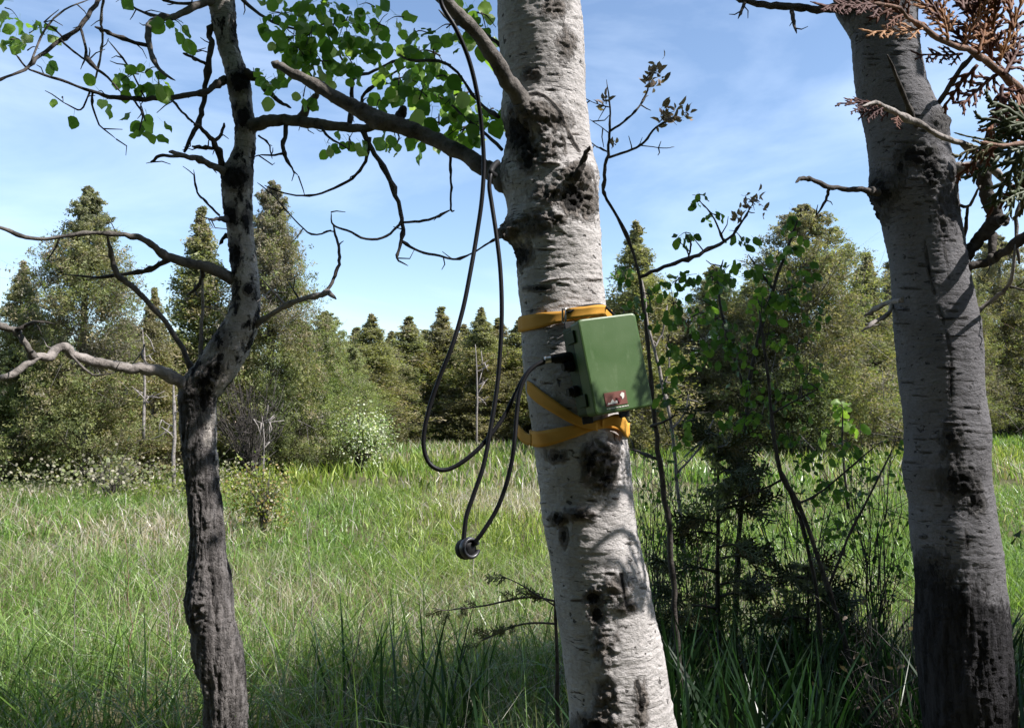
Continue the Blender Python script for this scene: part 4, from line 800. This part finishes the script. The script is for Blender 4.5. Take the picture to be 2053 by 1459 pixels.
leaf_cluster(A2, LIME_LEAF, 1527, 625, 14, 36, 12, 3.28, .03, upright=True); leaf_cluster(A2, LIME_LEAF, 1556, 690, 26, 14, 8, 3.28, .05)
for c in ((1580, 590, 60, 50, 26), (1600, 700, 50, 50, 20), (1500, 720, 40, 50, 16), (1560, 800, 60, 40, 14), (1640, 640, 40, 60, 16), (1620, 760, 50, 50, 18), (1540, 680, 50, 60, 18), (1500, 840, 50, 40, 16), (1580, 880, 50, 40, 16)): leaf_cluster(A2, SHRUB_LEAF, *c, 3.4, .2, size=.75)
for c in ((1700, 900, 60, 40, 18), (1660, 980, 60, 50, 22), (1740, 950, 40, 50, 14), (1620, 930, 40, 40, 12), (1680, 1060, 60, 40, 14)): leaf_cluster(t, SHRUB_LEAF, *c, 3.4, .2, size=.75)
s3 = plant('leafy_shrub', 'shrub with rounded dark green leaves reaching up in front of the largest right conifer', 1480, 3.6, 'shrub')
A3 = limb(s3, [(1470, 1400, 12), (1478, 1150, 11), (1490, 900, 10), (1510, 720, 9), (1550, 580, 8), (1585, 480, 6), (1600, 440, 4)], WOOD_DARK, 3.6, 3.5, name='stem'); a5 = T(A3, [(1500, 800, 8), (1460, 680, 7), (1440, 580, 6), (1450, 520, 4)]); a6 = T(A3, [(1550, 580, 6), (1520, 540, 5), (1500, 510, 3)])
for c in ((A3, 1585, 450, 26, 22, 9), (A3, 1605, 490, 26, 24, 10), (A3, 1560, 520, 40, 24, 14), (a6, 1500, 540, 40, 24, 12), (A3, 1605, 545, 24, 24, 8), (a5, 1450, 560, 40, 36, 18), (a5, 1420, 620, 40, 40, 16), (A3, 1540, 620, 40, 40, 18), (a5, 1460, 700, 50, 40, 16), (A3, 1500, 780, 60, 40, 16), (a5, 1440, 650, 50, 50, 18), (A3, 1530, 560, 40, 40, 14), (a5, 1400, 700, 50, 50, 18), (A3, 1470, 860, 60, 50, 20), (A3, 1580, 600, 40, 50, 16)):
    leaf_cluster(c[0], SHRUB_LEAF, *c[1:], 3.5, .18, size=.85)
s4 = plant('young_plant', 'small bright lime-leaved plant catching the sun left of the grey aspen', 1690, 5.2, 'plant')
A4 = limb(s4, [(1700, 1020, 6), (1690, 900, 5), (1690, 820, 3)], WOOD_DARK, 5.2, 5.2, name='stem')
for c in ((1690, 825, 24, 22, 14), (1715, 850, 20, 14, 8), (1655, 870, 20, 14, 6)): leaf_cluster(A4, LIME_LEAF, *c, 5.2, .1, size=2.0)

def young_cedar(label, px, ytop, ybase, Y, wpx, ns, lean=0, mass=True):
    t = plant('young_cedar', label, px, Y, 'young tree', None)
    st = limb(t, [(px + lean, ybase, 12), (px + lean * .5, (ytop + ybase) / 2, 9), (px, ytop, 3)], WOOD_DARK, Y, Y, name='stem', sides=6)
    for k in range(ns):
        f = (k + .5) / ns; y = ytop + (ybase - ytop) * f * .9; sd = random.choice((-1, 1)); reach = wpx * (.25 + .75 * min(1, f * 1.6)) * random.uniform(.5, 1)
        x0 = px + lean * f; dyy = random.uniform(-.3, .3)
        br = limb(st, [(x0, y, 6), (x0 + sd * reach * .5, y - reach * .10, 5), (x0 + sd * reach, y + reach * random.uniform(-.15, .12), 2)], WOOD_DARK, None, dyy, name='branch', sides=4)
        for q in range(7):
            e = random.uniform(.25, 1); x = x0 + sd * reach * e; yy = y - reach * .1 * math.sin(e * 3)
            spray(br, random.choice(FR_S), x, yy, Y + dyy * e + random.uniform(-.05, .05), (0 if sd > 0 else 180) + random.uniform(-50, 50), random.uniform(.7, 1.25), .8)
    if not mass: return t
    h = float(at(px, ytop, Y)[2]) - ROOT[t.name][2]; k = Y / FPX
    V, F, Tn, TV, TF = crown_parts(h, wpx * k * 1.15, int(px), 60, 12, 8, .011, .6, .15, .42, [(.034, .05, .020), (.05, .07, .025), (.075, .09, .035)], lift=.1)
    part('foliage', V + ROOT[t.name], F, CROWN, t, {'tint': Tn}, False, 'stuff')
    return t
young_cedar('dark young cedar with flat sprays behind the lower trunk of the tall thin sapling', 1440, 860, 1330, 3.5, 120, 17)
SEED = plant('young_cedar', 'low cedar seedling reaching flat dark sprays out from the left foot of the pale aspen', 1120, 2.7, 'young tree')
SST = limb(SEED, [(1120, 1700, 12), (1118, 1400, 10), (1112, 1190, 6)], WOOD_DARK, 2.7, 2.7, name='stem', sides=6)
for pts_, n_ in (([(1114, 1205, 6), (1060, 1196, 5), (980, 1212, 4), (900, 1222, 3), (864, 1218, 2)], 13), ([(1116, 1250, 6), (1050, 1250, 4), (985, 1275, 3), (950, 1290, 2)], 9), ([(1114, 1215, 4), (1040, 1170, 3), (995, 1150, 2)], 4)):
    b_ = limb(SST, pts_, WOOD_DARK, None, -.12, sides=5)
    for q in range(n_):
        e = random.uniform(.1, 1); k_ = int(e * (len(b_.px) - 1)); spray(b_, random.choice(FR_S), b_.px[k_, 0], b_.px[k_, 1], b_.Y[k_] + random.uniform(-.03, .03), random.choice((150, 180, 205, 230)) + random.uniform(-25, 25), random.uniform(.3, .6), .9)
young_cedar('ragged small cedar hidden among the shade grass between the aspens', 1620, 1120, 1420, 3.7, 130, 10)

def bush(name, label, px, Y, hpx, wpx, nst, lm, nl, wmat, size=1.0, group=None, cat='shrub', lean=1.0):
    """many thin stems from one root, leaves along their upper halves"""
    t = plant(name, label, px, Y, cat, group); k = Y / FPX; r = np.random.default_rng(int(px * 3 + Y)); base = ROOT[t.name]; parts = []; pts_ = []
    for q in range(nst):
        a = r.uniform(0, 6.28); h = hpx * k * r.uniform(.5, 1); sp = wpx * k * .5 * r.uniform(.2, 1) * lean
        P = catmull([base, base + (math.cos(a) * sp * .35, math.sin(a) * sp * .35, h * .5), base + (math.cos(a) * sp, math.sin(a) * sp, h)], 4)
        P[1:] += r.normal(0, .012 * h, (len(P) - 1, 3)); parts.append(tube(P, np.linspace(.0036, .0014, len(P)) * (Y / 6 + .3), 4)); pts_.append(P)
        for z in range(3):
            i = r.integers(3, len(P) - 1); E = P[i] + r.normal(0, .16 * h, 3) + (0, 0, .1 * h); parts.append(tube([P[i], (P[i] + E) / 2 + r.normal(0, .02 * h, 3), E], [.002 * (Y / 6 + .3), .0016 * (Y / 6 + .3), .0008], 3)); pts_.append(np.array([P[i], (P[i] + E) / 2, E]))
    o = part('stems', *merge(parts), wmat, t); o['kind'] = 'stuff'
    for q in range(nl):
        P = random.choice(pts_); p = P[random.randrange(len(P) // 3, len(P))] + np.array([random.gauss(0, .03 * Y / 5) for _ in range(3)])
        set_leaf(t, random.choice(lm), p, size=size, upright=random.random() < .5)
    return t
MEADOW_BUSH = bush('low_bush', 'small yellow-green bush with reddish twigs in the sunny meadow right of the rough aspen', 530, 9.4, 150, 110, 26, BUSH_LEAF, 60, WOOD_MID, .8)
bush('dry_bush', 'brown dry tangle of stems in deep shade against the grey aspen foot', 1775, 3.0, 400, 190, 40, CATKIN, 60, WOOD_MID, .8)
bush('twiggy_shrub', 'sparse grey-stemmed shrub in half shade just left of the grey aspen', 1745, 4.2, 560, 190, 26, SHRUB_LEAF, 200, WOOD_DARK, .6)
bush('dead_bush', 'leafless grey bush tangled at the foot of the tall dense left conifer', 505, 15.0, 210, 190, 70, CATKIN, 4, WOOD_DARK, 1.0, lean=1.2)
PALE = bush('pale_shrub', 'whitish-green flowering shrub at the treeline in front of the green conifer', 722, 18, 110, 100, 40, [leaf_mesh('leaf', leafmat('pale_leaf', [(0, (.16, .22, .09)), (.7, (.26, .31, .15)), (1, (.50, .52, .38))], .35), .085, .06, .01, .2, 7, .1, 30)], 20, WOOD_DARK, 1.2, lean=1.3)
WILLOW = bush('willow_shrub', 'dusty grey-green shrub at the meadow edge behind the rough aspen trunk', 225, 12.4, 90, 220, 30, [leaf_mesh('leaf', leafmat('dusty_leaf', [(0, (.16, .19, .09)), (1, (.30, .32, .18))], .35), .08, .05, .01, .2, 7, .1, 31)], 20, WOOD_DARK, 1.1, lean=.8)
bush('leafy_undergrowth', 'knee-high tangle of small dark leaves behind the lower half of the tall thin sapling', 1400, 3.9, 520, 250, 30, SHRUB_LEAF, 280, WOOD_DARK, .5)
bush('leafy_undergrowth', 'loose dark-leaved undergrowth around the foot of the two-stemmed slender sapling', 1600, 4.3, 480, 260, 30, SHRUB_LEAF, 280, WOOD_DARK, .5)
bush('leafy_undergrowth', 'thin undergrowth close to the right edge of the pale aspen trunk below the box', 1310, 4.6, 470, 150, 20, SHRUB_LEAF, 200, WOOD_DARK, .5)
def mass(t, n, leaf, rad, tints, zs, spread):
    b = ROOT[t.name]; foliage_mass(t, [b + np.array((random.uniform(-1, 1) * spread, random.uniform(-.5, .5) * spread, random.uniform(*zs))) for _ in range(16)], rad, n, CROWN, leaf, int(abs(b[0]) * 100) + n, tints)
mass(MEADOW_BUSH, 1500, .035, (.22, .22, .22), [(.16, .22, .05), (.24, .26, .07), (.30, .22, .10), (.36, .33, .24)], (.15, .72), .22)
mass(PALE, 3200, .05, (.5, .5, .4), [(.16, .24, .08), (.26, .33, .14), (.50, .54, .40), (.55, .56, .44)], (.2, 1.0), .45)
mass(WILLOW, 2600, .05, (.5, .4, .3), [(.17, .19, .10), (.25, .24, .17), (.34, .31, .25), (.17, .20, .08)], (.1, .45), 1.6)
# dead standing stems at the treeline
for px, top, bot, Y, w, lb in ((348, 745, 945, 13.2, 9, 'bare pale dead stem standing left of the rough aspen trunk'), (288, 660, 840, 13.6, 7, 'thin grey dead stem in front of the tall left conifer'), (527, 830, 930, 14.5, 4, 'short thin bleached dead stem right of the rough aspen'), (955, 690, 860, 27, 5, 'bleached dead stem among conifers inside the cable loop')):
    d = plant('dead_tree', lb, px, Y, 'dead tree'); D = limb(d, [(px, bot + 40, w), (px + 2, (top + bot) / 2, w * .8), (px - 2, top, w * .35)], WOOD_PALE, Y, Y, name='stem', sides=6)
    for q in range(4):
        y = random.uniform(top + 10, bot - 30); sd = random.choice((-1, 1)); T(D, [(px, y, w * .4), (px + sd * 14, y - 6, w * .25), (px + sd * 24, y - 14, 1.5)], WOOD_PALE)
# white birch-like twigs right of the box
s5 = plant('dead_sapling', 'bleached bare sapling leaning just behind the right side of the green box', 1350, 4.4, 'sapling')
A5 = limb(s5, [(1375, 1150, 8), (1360, 1000, 8), (1348, 860, 7), (1330, 780, 8), (1312, 700, 7), (1298, 650, 6), (1288, 560, 4)], WOOD_PALE, 4.4, 4.4, name='stem', sides=6)
for p in ([(1330, 780, 5), (1342, 730, 4), (1336, 690, 3)], [(1348, 860, 5), (1372, 830, 4), (1380, 790, 3)], [(1312, 700, 4), (1330, 660, 4), (1338, 610, 3)], [(1355, 950, 5), (1400, 900, 4), (1430, 840, 3)]): T(A5, p, WOOD_PALE)
# dry stalks in the meadow
STALK = 'lone dry weed stalk standing above the meadow grass'
for q in range(26):
    Y = random.uniform(3.2, 7.5); x = random.uniform(-.62, .62) * Y * 1.0
    if any(abs(x / Y - tx / ty) < .05 and Y < ty + .6 for tx, ty in ((-.96, 2.6), (.3, 1.6), (1.25, 2.25))): continue
    b = np.array((x, Y, float(ground_z(x, Y)) - .02)); h = random.uniform(.5, .95); l = random.gauss(0, .22)
    P = catmull([b, b + (l * .3, random.gauss(0, .03), h * .5), b + (l, random.gauss(0, .05), h)], 4); P[1:-1] += rng.normal(0, .006, (len(P) - 2, 3))
    pr = [tube(P, np.linspace(.003, .0014, len(P)), 4)]
    for z in range(4):
        i = random.randrange(4, len(P)); E = P[i] + np.array((random.gauss(0, .06), random.gauss(0, .06), random.uniform(.02, .09))); pr.append(tube([P[i], E], [.0013, .0008], 3))
    v, f = merge(pr); o = put('dry_stalk', mesh('dry_stalk', v - b, f, WOOD_PALE if q % 3 else WOOD_RED)); o.location = b; tag(o, STALK, 'weed stalk', 'dry stalks in the meadow')

# ------------------------------------------------------------------ the green box on the pale aspen
def paint():
    m = M('green_paint'); a = m.noise(m.coord((1, 1, 1)), 14, 5); b = m.noise(m.coord((1, 1, 1)), 300, 3); d = m.noise(m.coord((1, 1, .5)), 60, 5, .7)
    c = m.mix(m.ramp(a, (.35, (0, 0, 0)), (.7, (1, 1, 1))), (.042, .090, .022), (.056, .106, .030))
    c = m.mix(m.ramp(d, (.56, (0, 0, 0)), (.72, (.4, .4, .4))), c, (.12, .17, .085))
    m.base(c, .42, .45); m.l(m.ramp(a, (.3, (.36,) * 3), (.7, (.52,) * 3)), m.b.inputs['Roughness']); m.bump(b, .12, .0008); return m.m
PAINT = paint(); PAINT_DARK = plain('green_plastic', (.022, .044, .018), .55, .25)
RUBBER = plain('black_rubber', (.010, .010, .011), .6, .22, scale=90); METAL = plain('buckle_metal', (.45, .45, .44), .35, .5, .9)
YB = 1.478
fTL, fTR, fBR, fBL = (np.array(p, float) for p in ((1160, 640), (1278, 628), (1306, 812), (1197, 830)))
c0 = at(*(fTL + fTR + fBR + fBL) / 4, YB)
BW, BH, BD = .122, .178, .076
bx = Matrix.Rotation(math.radians(-9.2), 4, 'Y') @ Matrix.Rotation(math.radians(21), 4, 'Z') @ Matrix.Rotation(math.radians(-3), 4, 'X')
# box frame: +X right, -Y out of the lid, +Z up
boxo = thing('recorder_box', 'green weatherproof box with a small logo sticker strapped to the pale aspen', 'box', tuple(c0))
boxo.rotation_euler = bx.to_euler(); ROOT[boxo.name] = np.zeros(3)
def rbox(c, sx, sy, sz, r, seg=3):
    """box with rounded edges along Z and a small bevel front and back (local Y)"""
    th = []
    for q, (ax, az) in enumerate(((1, 1), (-1, 1), (-1, -1), (1, -1))):
        for k in range(seg + 1):
            a = math.pi / 2 * (q + k / seg); th.append((ax * (sx / 2 - r) + r * math.cos(a), az * (sz / 2 - r) + r * math.sin(a)))
    th = np.array(th); n = len(th); V = []; b = min(r * .5, sy * .2)
    for (y, ins) in ((-sy / 2, b), (-sy / 2 + b * .3, b * .3), (-sy / 2 + b, 0), (sy / 2 - b, 0), (sy / 2 - b * .3, b * .3), (sy / 2, b)):
        s = np.stack((th[:, 0] * (1 - ins / (sx / 2)), np.full(n, y), th[:, 1] * (1 - ins / (sz / 2))), 1); V.append(s)
    V = np.concatenate(V) + c; m = 6
    i = np.arange(m - 1)[:, None] * n; j = np.arange(n)[None]; k = (j + 1) % n
    F = np.stack((i + j, i + k, i + n + k, i + n + j), -1).reshape(-1, 4)
    return V, [F, np.arange(n)[None][:, ::-1].copy() * 1, (np.arange(n) + (m - 1) * n)[None]]
def rb(name, c, s, r, mat, par): 
    V, F = rbox(np.array(c, float), *s, r); o = part(name, V, F, mat, par, None, False)
    return o
lid = rb('lid', (0, .019, 0), (BW, .038, BH), .007, PAINT, boxo)
body = rb('body', (0, .061, 0), (BW - .007, .043, BH - .007), .006, PAINT_DARK, boxo)
rb('gasket', (0, .0395, 0), (BW - .004, .004, BH - .004), .006, RUBBER, boxo)
for z in (.062, -.058):
    la = rb('latch', (-BW / 2 - .002, .036, z), (.005, .030, .024), .002, PAINT_DARK, boxo)
for z in (.05, -.05): rb('hinge', (BW / 2 + .003, .04, z), (.006, .018, .036), .002, PAINT_DARK, boxo)
for x in (-.04, .04):
    for z in (BH / 2 + .003, -BH / 2 - .004): rb('mounting_tab', (x, .080, z), (.022, .005, .014), .002, RUBBER, boxo)
for z, nm in ((.012, 'cable_gland'), (-.036, 'port_cap')):
    P = [(-BW / 2 + .002, .062, z), (-BW / 2 - .008, .062, z), (-BW / 2 - .0085, .062, z), (-BW / 2 - .018, .062, z)]
    part(nm, *tube(P, [.011, .011, .0085, .008], 14), RUBBER, boxo, None, False)
# logo sticker: brown-red panel, white ridge and bird shape, dark red wedge, thin white caption line below
ST = plain('sticker_brown', (.15, .052, .038), .5); WH = plain('sticker_white', (.62, .60, .56), .5, var=.05); DR = plain('sticker_red', (.11, .012, .014), .5)
def flat(name, poly, y, mat, par, th=.0006):
    p = np.array(poly, float); n = len(p); V = np.concatenate((np.stack((p[:, 0], np.full(n, y), p[:, 1]), 1), np.stack((p[:, 0], np.full(n, y - th), p[:, 1]), 1)))
    F4 = np.array([(k, (k + 1) % n, n + (k + 1) % n, n + k) for k in range(n)]); return part(name, V, [F4, (np.arange(n) + n)[None]], mat, par, None, False)
sx0, sz0 = -.015, -.0655
stk = flat('sticker', [(sx0 - .0225, sz0 - .011), (sx0 + .0225, sz0 - .011), (sx0 + .0225, sz0 + .014), (sx0 - .0225, sz0 + .014)], -.0005, ST, boxo)
flat('logo_ridge', [(sx0 - .020, sz0 - .008), (sx0 - .017, sz0 - .004), (sx0 - .014, sz0 - .006), (sx0 - .008, sz0 + .001), (sx0 - .004, sz0 - .004), (sx0 + .002, sz0 - .002), (sx0 + .001, sz0 - .0075)], -.0013, WH, stk)
flat('logo_wedge', [(sx0, sz0 + .004), (sx0 + .005, sz0 + .001), (sx0 + .011, sz0 + .004), (sx0 + .007, sz0 - .007), (sx0 + .004, sz0 - .007)], -.0021, DR, stk)
flat('logo_bird', [(sx0 + .009, sz0 + .006), (sx0 + .014, sz0 + .011), (sx0 + .0185, sz0 + .009), (sx0 + .0172, sz0 + .002), (sx0 + .013, sz0 - .002), (sx0 + .012, sz0 + .003)], -.0013, WH, stk)
x = sx0 - .0225
while x < sx0 + .0205:
    w = random.uniform(.002, .006); flat('caption', [(x, sz0 - .0158), (x + w, sz0 - .0158), (x + w, sz0 - .0143), (x, sz0 - .0143)], -.0005, WH, stk); x += w + .0012

# ------------------------------------------------------------------ straps round the trunk
WEB = M('orange_webbing'); _w = WEB.n('TexWave', Scale=260.0, Distortion=1.0); WEB.l(WEB.coord((1, 1, 1)), _w.inputs['Vector']); _n = WEB.noise(WEB.coord((1, 1, 1)), 35, 4)
WEB.base(WEB.mix(_n, (.52, .25, .035), (.68, .36, .07)), .7, .2); WEB.bump(_w.outputs['Fac'], .3, .0008); WEB = WEB.m
def ribbon(pts, th=.0022, sub=5, cols=5):
    """pts rows: (centre xyz, across-vector xyz); a strap with thickness and slightly raised edges"""
    P = catmull([np.concatenate((a, b)) for a, b in pts], sub); C, A = P[:, :3], P[:, 3:]
    T_ = np.gradient(C, axis=0); N = np.cross(T_, A); N /= np.linalg.norm(N, axis=1)[:, None]
    e = np.linspace(-.5, .5, cols); bow = (np.abs(e) * 2) ** 2 * .0008
    top = C[:, None] + A[:, None] * e[None, :, None] + N[:, None] * (th / 2 + bow[None, :, None]); bot = C[:, None] + A[:, None] * e[None, :, None] - N[:, None] * (th / 2 - bow[None, :, None])
    ring = np.concatenate((top, bot[:, ::-1]), 1); m, n = ring.shape[:2]; V = ring.reshape(-1, 3)
    i = np.arange(m - 1)[:, None] * n; j = np.arange(n)[None]; k = (j + 1) % n
    return V, [np.stack((i + j, i + k, i + n + k, i + n + j), -1).reshape(-1, 4), np.arange(n)[None], (np.arange(n) + (m - 1) * n)[None]]
def on_trunk(px, py, gap=.006):
    cx, cy, r = surf_main(py); r += gap; x = (at(px, py, cy - r * .7)[0] - cx)
    x = max(-r * .995, min(r * .995, x)); y = cy - math.sqrt(r * r - x * x); p = at(px, py, y); p[0] = cx + x; return p
def wrap(rows, gap=.006, back=None):
    """rows (px, py centre, width px) across the front of the trunk, closed behind it when back is given"""
    out = []
    for px, py, w in rows:
        p = on_trunk(px, py, gap); out.append((p, np.array((.0, 0, 1.0)) * w / FPX * p[1]))
    if back:
        (x0, y0, w0), (x1, y1, w1) = rows[0], rows[-1]; bk = []
        cx, cy, r = surf_main((y0 + y1) / 2); r += gap; a0 = math.atan2(out[-1][0][1] - cy, out[-1][0][0] - cx); a1 = math.atan2(out[0][0][1] - cy, out[0][0][0] - cx)
        if a0 < -math.pi / 2 - 1e9: a0 += 2 * math.pi
        a1 = a1 if a1 > 0 else a1 + 2 * math.pi; n = 12
        if a1 < a0: a1 += 2 * math.pi
        for k in range(1, n):
            f = k / n; a = a0 + (a1 - a0) * f; z = out[-1][0][2] * (1 - f) + out[0][0][2] * f; bk.append((np.array((cx + r * math.cos(a), cy + r * math.sin(a), z)), np.array((0, 0, 1.0)) * back / FPX * cy))
        out = out + bk + [out[0]]
    return out
up = thing('tree_strap', 'orange webbing strap with a wire buckle holding the top of the green box', 'strap', tuple(on_trunk(1090, 640)), 'orange straps holding the box')
part('band', *ribbon(wrap([(1044, 650, 32), (1050, 649, 32), (1070, 645, 31), (1095, 640, 28), (1120, 636, 24), (1150, 632, 24), (1185, 630, 24), (1212, 630, 24)], back=26)), WEB, up)
part('loose_fold', *ribbon([(on_trunk(x, y, g), np.array((.004, -.003, w / FPX * 1.5))) for x, y, w, g in ((1130, 631, 22, .012), (1145, 628, 24, .019), (1168, 625, 22, .022), (1190, 622, 22, .024), (1208, 621, 20, .016), (1214, 624, 16, .010))]), WEB, up)
pb = [on_trunk(1126, 646, .012), on_trunk(1126, 619, .012), on_trunk(1132, 618, .014), on_trunk(1132, 647, .014), on_trunk(1126, 646, .012)]
part('buckle', *tube(np.array(pb), [.0022] * 5, 6), METAL, up)
part('cord', *tube(catmull([on_trunk(1135, 627, .02), on_trunk(1160, 616, .02), on_trunk(1190, 611, .022), on_trunk(1212, 614, .016), at(1232, 632, 1.62)], 5), [.0028] * 21, 6), RUBBER, up)
low = thing('tree_strap', 'orange webbing strap crossed and knotted under the green box', 'strap', tuple(on_trunk(1120, 870)), 'orange straps holding the box')
part('band', *ribbon(wrap([(1066, 878, 30), (1080, 880, 32), (1105, 876, 32), (1135, 868, 28), (1160, 862, 22), (1185, 854, 18), (1215, 848, 20), (1245, 852, 24), (1255, 860, 26)], gap=.008, back=26)), WEB, low)
part('diagonal_band', *ribbon(wrap([(1058, 774, 22), (1066, 782, 30), (1085, 798, 30), (1110, 815, 28), (1140, 835, 24), (1170, 850, 18), (1195, 856, 16)], gap=.012)), WEB, low)
part('loose_end', *ribbon([(on_trunk(x, y, g), np.array((.0, -.006, w / FPX * 1.5))) for x, y, w, g in ((1205, 848, 16, .012), (1228, 842, 24, .022), (1245, 848, 34, .026), (1256, 860, 34, .022), (1262, 868, 20, .014))]), WEB, low)
part('side_tuck', *ribbon([(at(x, y, Y), np.array((0, .004, w / FPX * 1.6))) for x, y, w, Y in ((1037, 858, 20, 1.62), (1043, 868, 26, 1.60), (1054, 878, 24, 1.585), (1066, 882, 20, 1.57))]), WEB, low)

# ------------------------------------------------------------------ cable and hanging fitting
def cable_path(pts): return catmull(np.array([at(x, y, Y) for x, y, Y in pts]), 7)
plug = at(1132, 719, 1.515)
cab = thing('cable', 'long black cable hanging in loops beside the trunk and plugged into the box', 'cable', tuple(at(985, 345, 1.52)))
seg1 = [(880, -60, 1.40), (884, 5, 1.42), (915, 60, 1.43), (940, 120, 1.45), (957, 190, 1.47), (966, 260, 1.49), (970, 330, 1.50), (966, 400, 1.50), (956, 470, 1.50), (944, 540, 1.49), (928, 620, 1.48), (906, 695, 1.47), (880, 760, 1.47), (860, 820, 1.47), (849, 880, 1.47), (857, 922, 1.47), (880, 941, 1.47), (910, 936, 1.475), (950, 908, 1.48), (985, 870, 1.49), (1012, 832, 1.50), (1032, 792, 1.51), (1050, 757, 1.515), (1070, 735, 1.52), (1095, 725, 1.52), (1120, 722, 1.52)]
seg2 = [(990, 336, 1.545), (984, 350, 1.52), (981, 375, 1.515), (986, 410, 1.515), (995, 470, 1.51), (1003, 540, 1.505), (1006, 620, 1.50), (1003, 700, 1.50), (996, 780, 1.495), (985, 850, 1.485), (970, 930, 1.475), (950, 990, 1.47), (935, 1035, 1.465), (929, 1085, 1.46)]
seg3 = [(950, 1090, 1.455), (972, 1060, 1.46), (995, 1022, 1.465), (1012, 980, 1.47), (1025, 930, 1.475), (1032, 880, 1.48), (1036, 830, 1.49), (1042, 785, 1.495), (1055, 752, 1.50), (1072, 734, 1.505), (1095, 723, 1.51), (1125, 718, 1.515)]
CAB = plain('cable_sheath', (.008, .008, .010), .5, .22, scale=60)
for s in (seg1, seg2, seg3):
    P = cable_path(s); part('strand', *tube(P, np.full(len(P), .0042), 10), CAB, cab)
bp = cable_path([(1100, 721, 1.512), (1116, 719, 1.515), (1130, 718, 1.517), (1150, 716, 1.52)]); part('plug', *tube(bp, np.interp(np.arange(len(bp)), [0, 4, 5, 12, 13, 21], [.006, .0065, .009, .0095, .011, .011]), 14), RUBBER, cab)
bp = cable_path([(1092, 722, 1.510), (1098, 721, 1.511), (1104, 720.5, 1.512)]); part('collar', *tube(bp, np.full(len(bp), .0074), 14), METAL, cab)
bp = cable_path([(998, 326, 1.56), (990, 333, 1.54), (984, 345, 1.52), (992, 352, 1.54)]); part('tie', *tube(bp, np.full(len(bp), .006), 10), RUBBER, cab)
# round fitting: a short thick spool with a notched bright rim
fc = at(938, 1099, 1.46); fit = thing('cable_fitting', 'round black knob with a notched rim hanging at the lowest point of the cable', 'cable fitting', tuple(fc))
fr = Matrix.Rotation(math.radians(38), 3, 'Z') @ Matrix.Rotation(math.radians(-12), 3, 'X')
def lathe(prof, n=28, gap=None):
    th = np.linspace(0, 2 * np.pi, n, endpoint=False) if gap is None else np.linspace(gap, 2 * np.pi - gap, n); m = len(prof)
    V = np.array([(r * math.cos(t), y, r * math.sin(t)) for y, r in prof for t in th]); i = np.arange(m - 1)[:, None] * n
    if gap is None: j = np.arange(n)[None]; k = (j + 1) % n
    else: j = np.arange(n - 1)[None]; k = j + 1
    return V, [np.stack((i + j, i + n + j, i + n + k, i + k), -1).reshape(-1, 4)]
def place(VF): V, F = VF; return V @ np.array(fr).T + fc, F
part('hub', *place(lathe([(-.010, 0), (-.010, .009), (-.006, .0125), (0, .0185), (.008, .0195), (.015, .018), (.019, .013), (.020, 0)])), RUBBER, fit)
RIM = plain('rim_grey', (.035, .035, .04), .35, .5)
part('rim', *place(lathe([(-.004, .0125), (-.012, .0125), (-.0145, .015), (-.0135, .018), (-.008, .0198), (-.001, .0192)], 30, .28)), RIM, fit)
print('objects', len(bpy.data.objects))
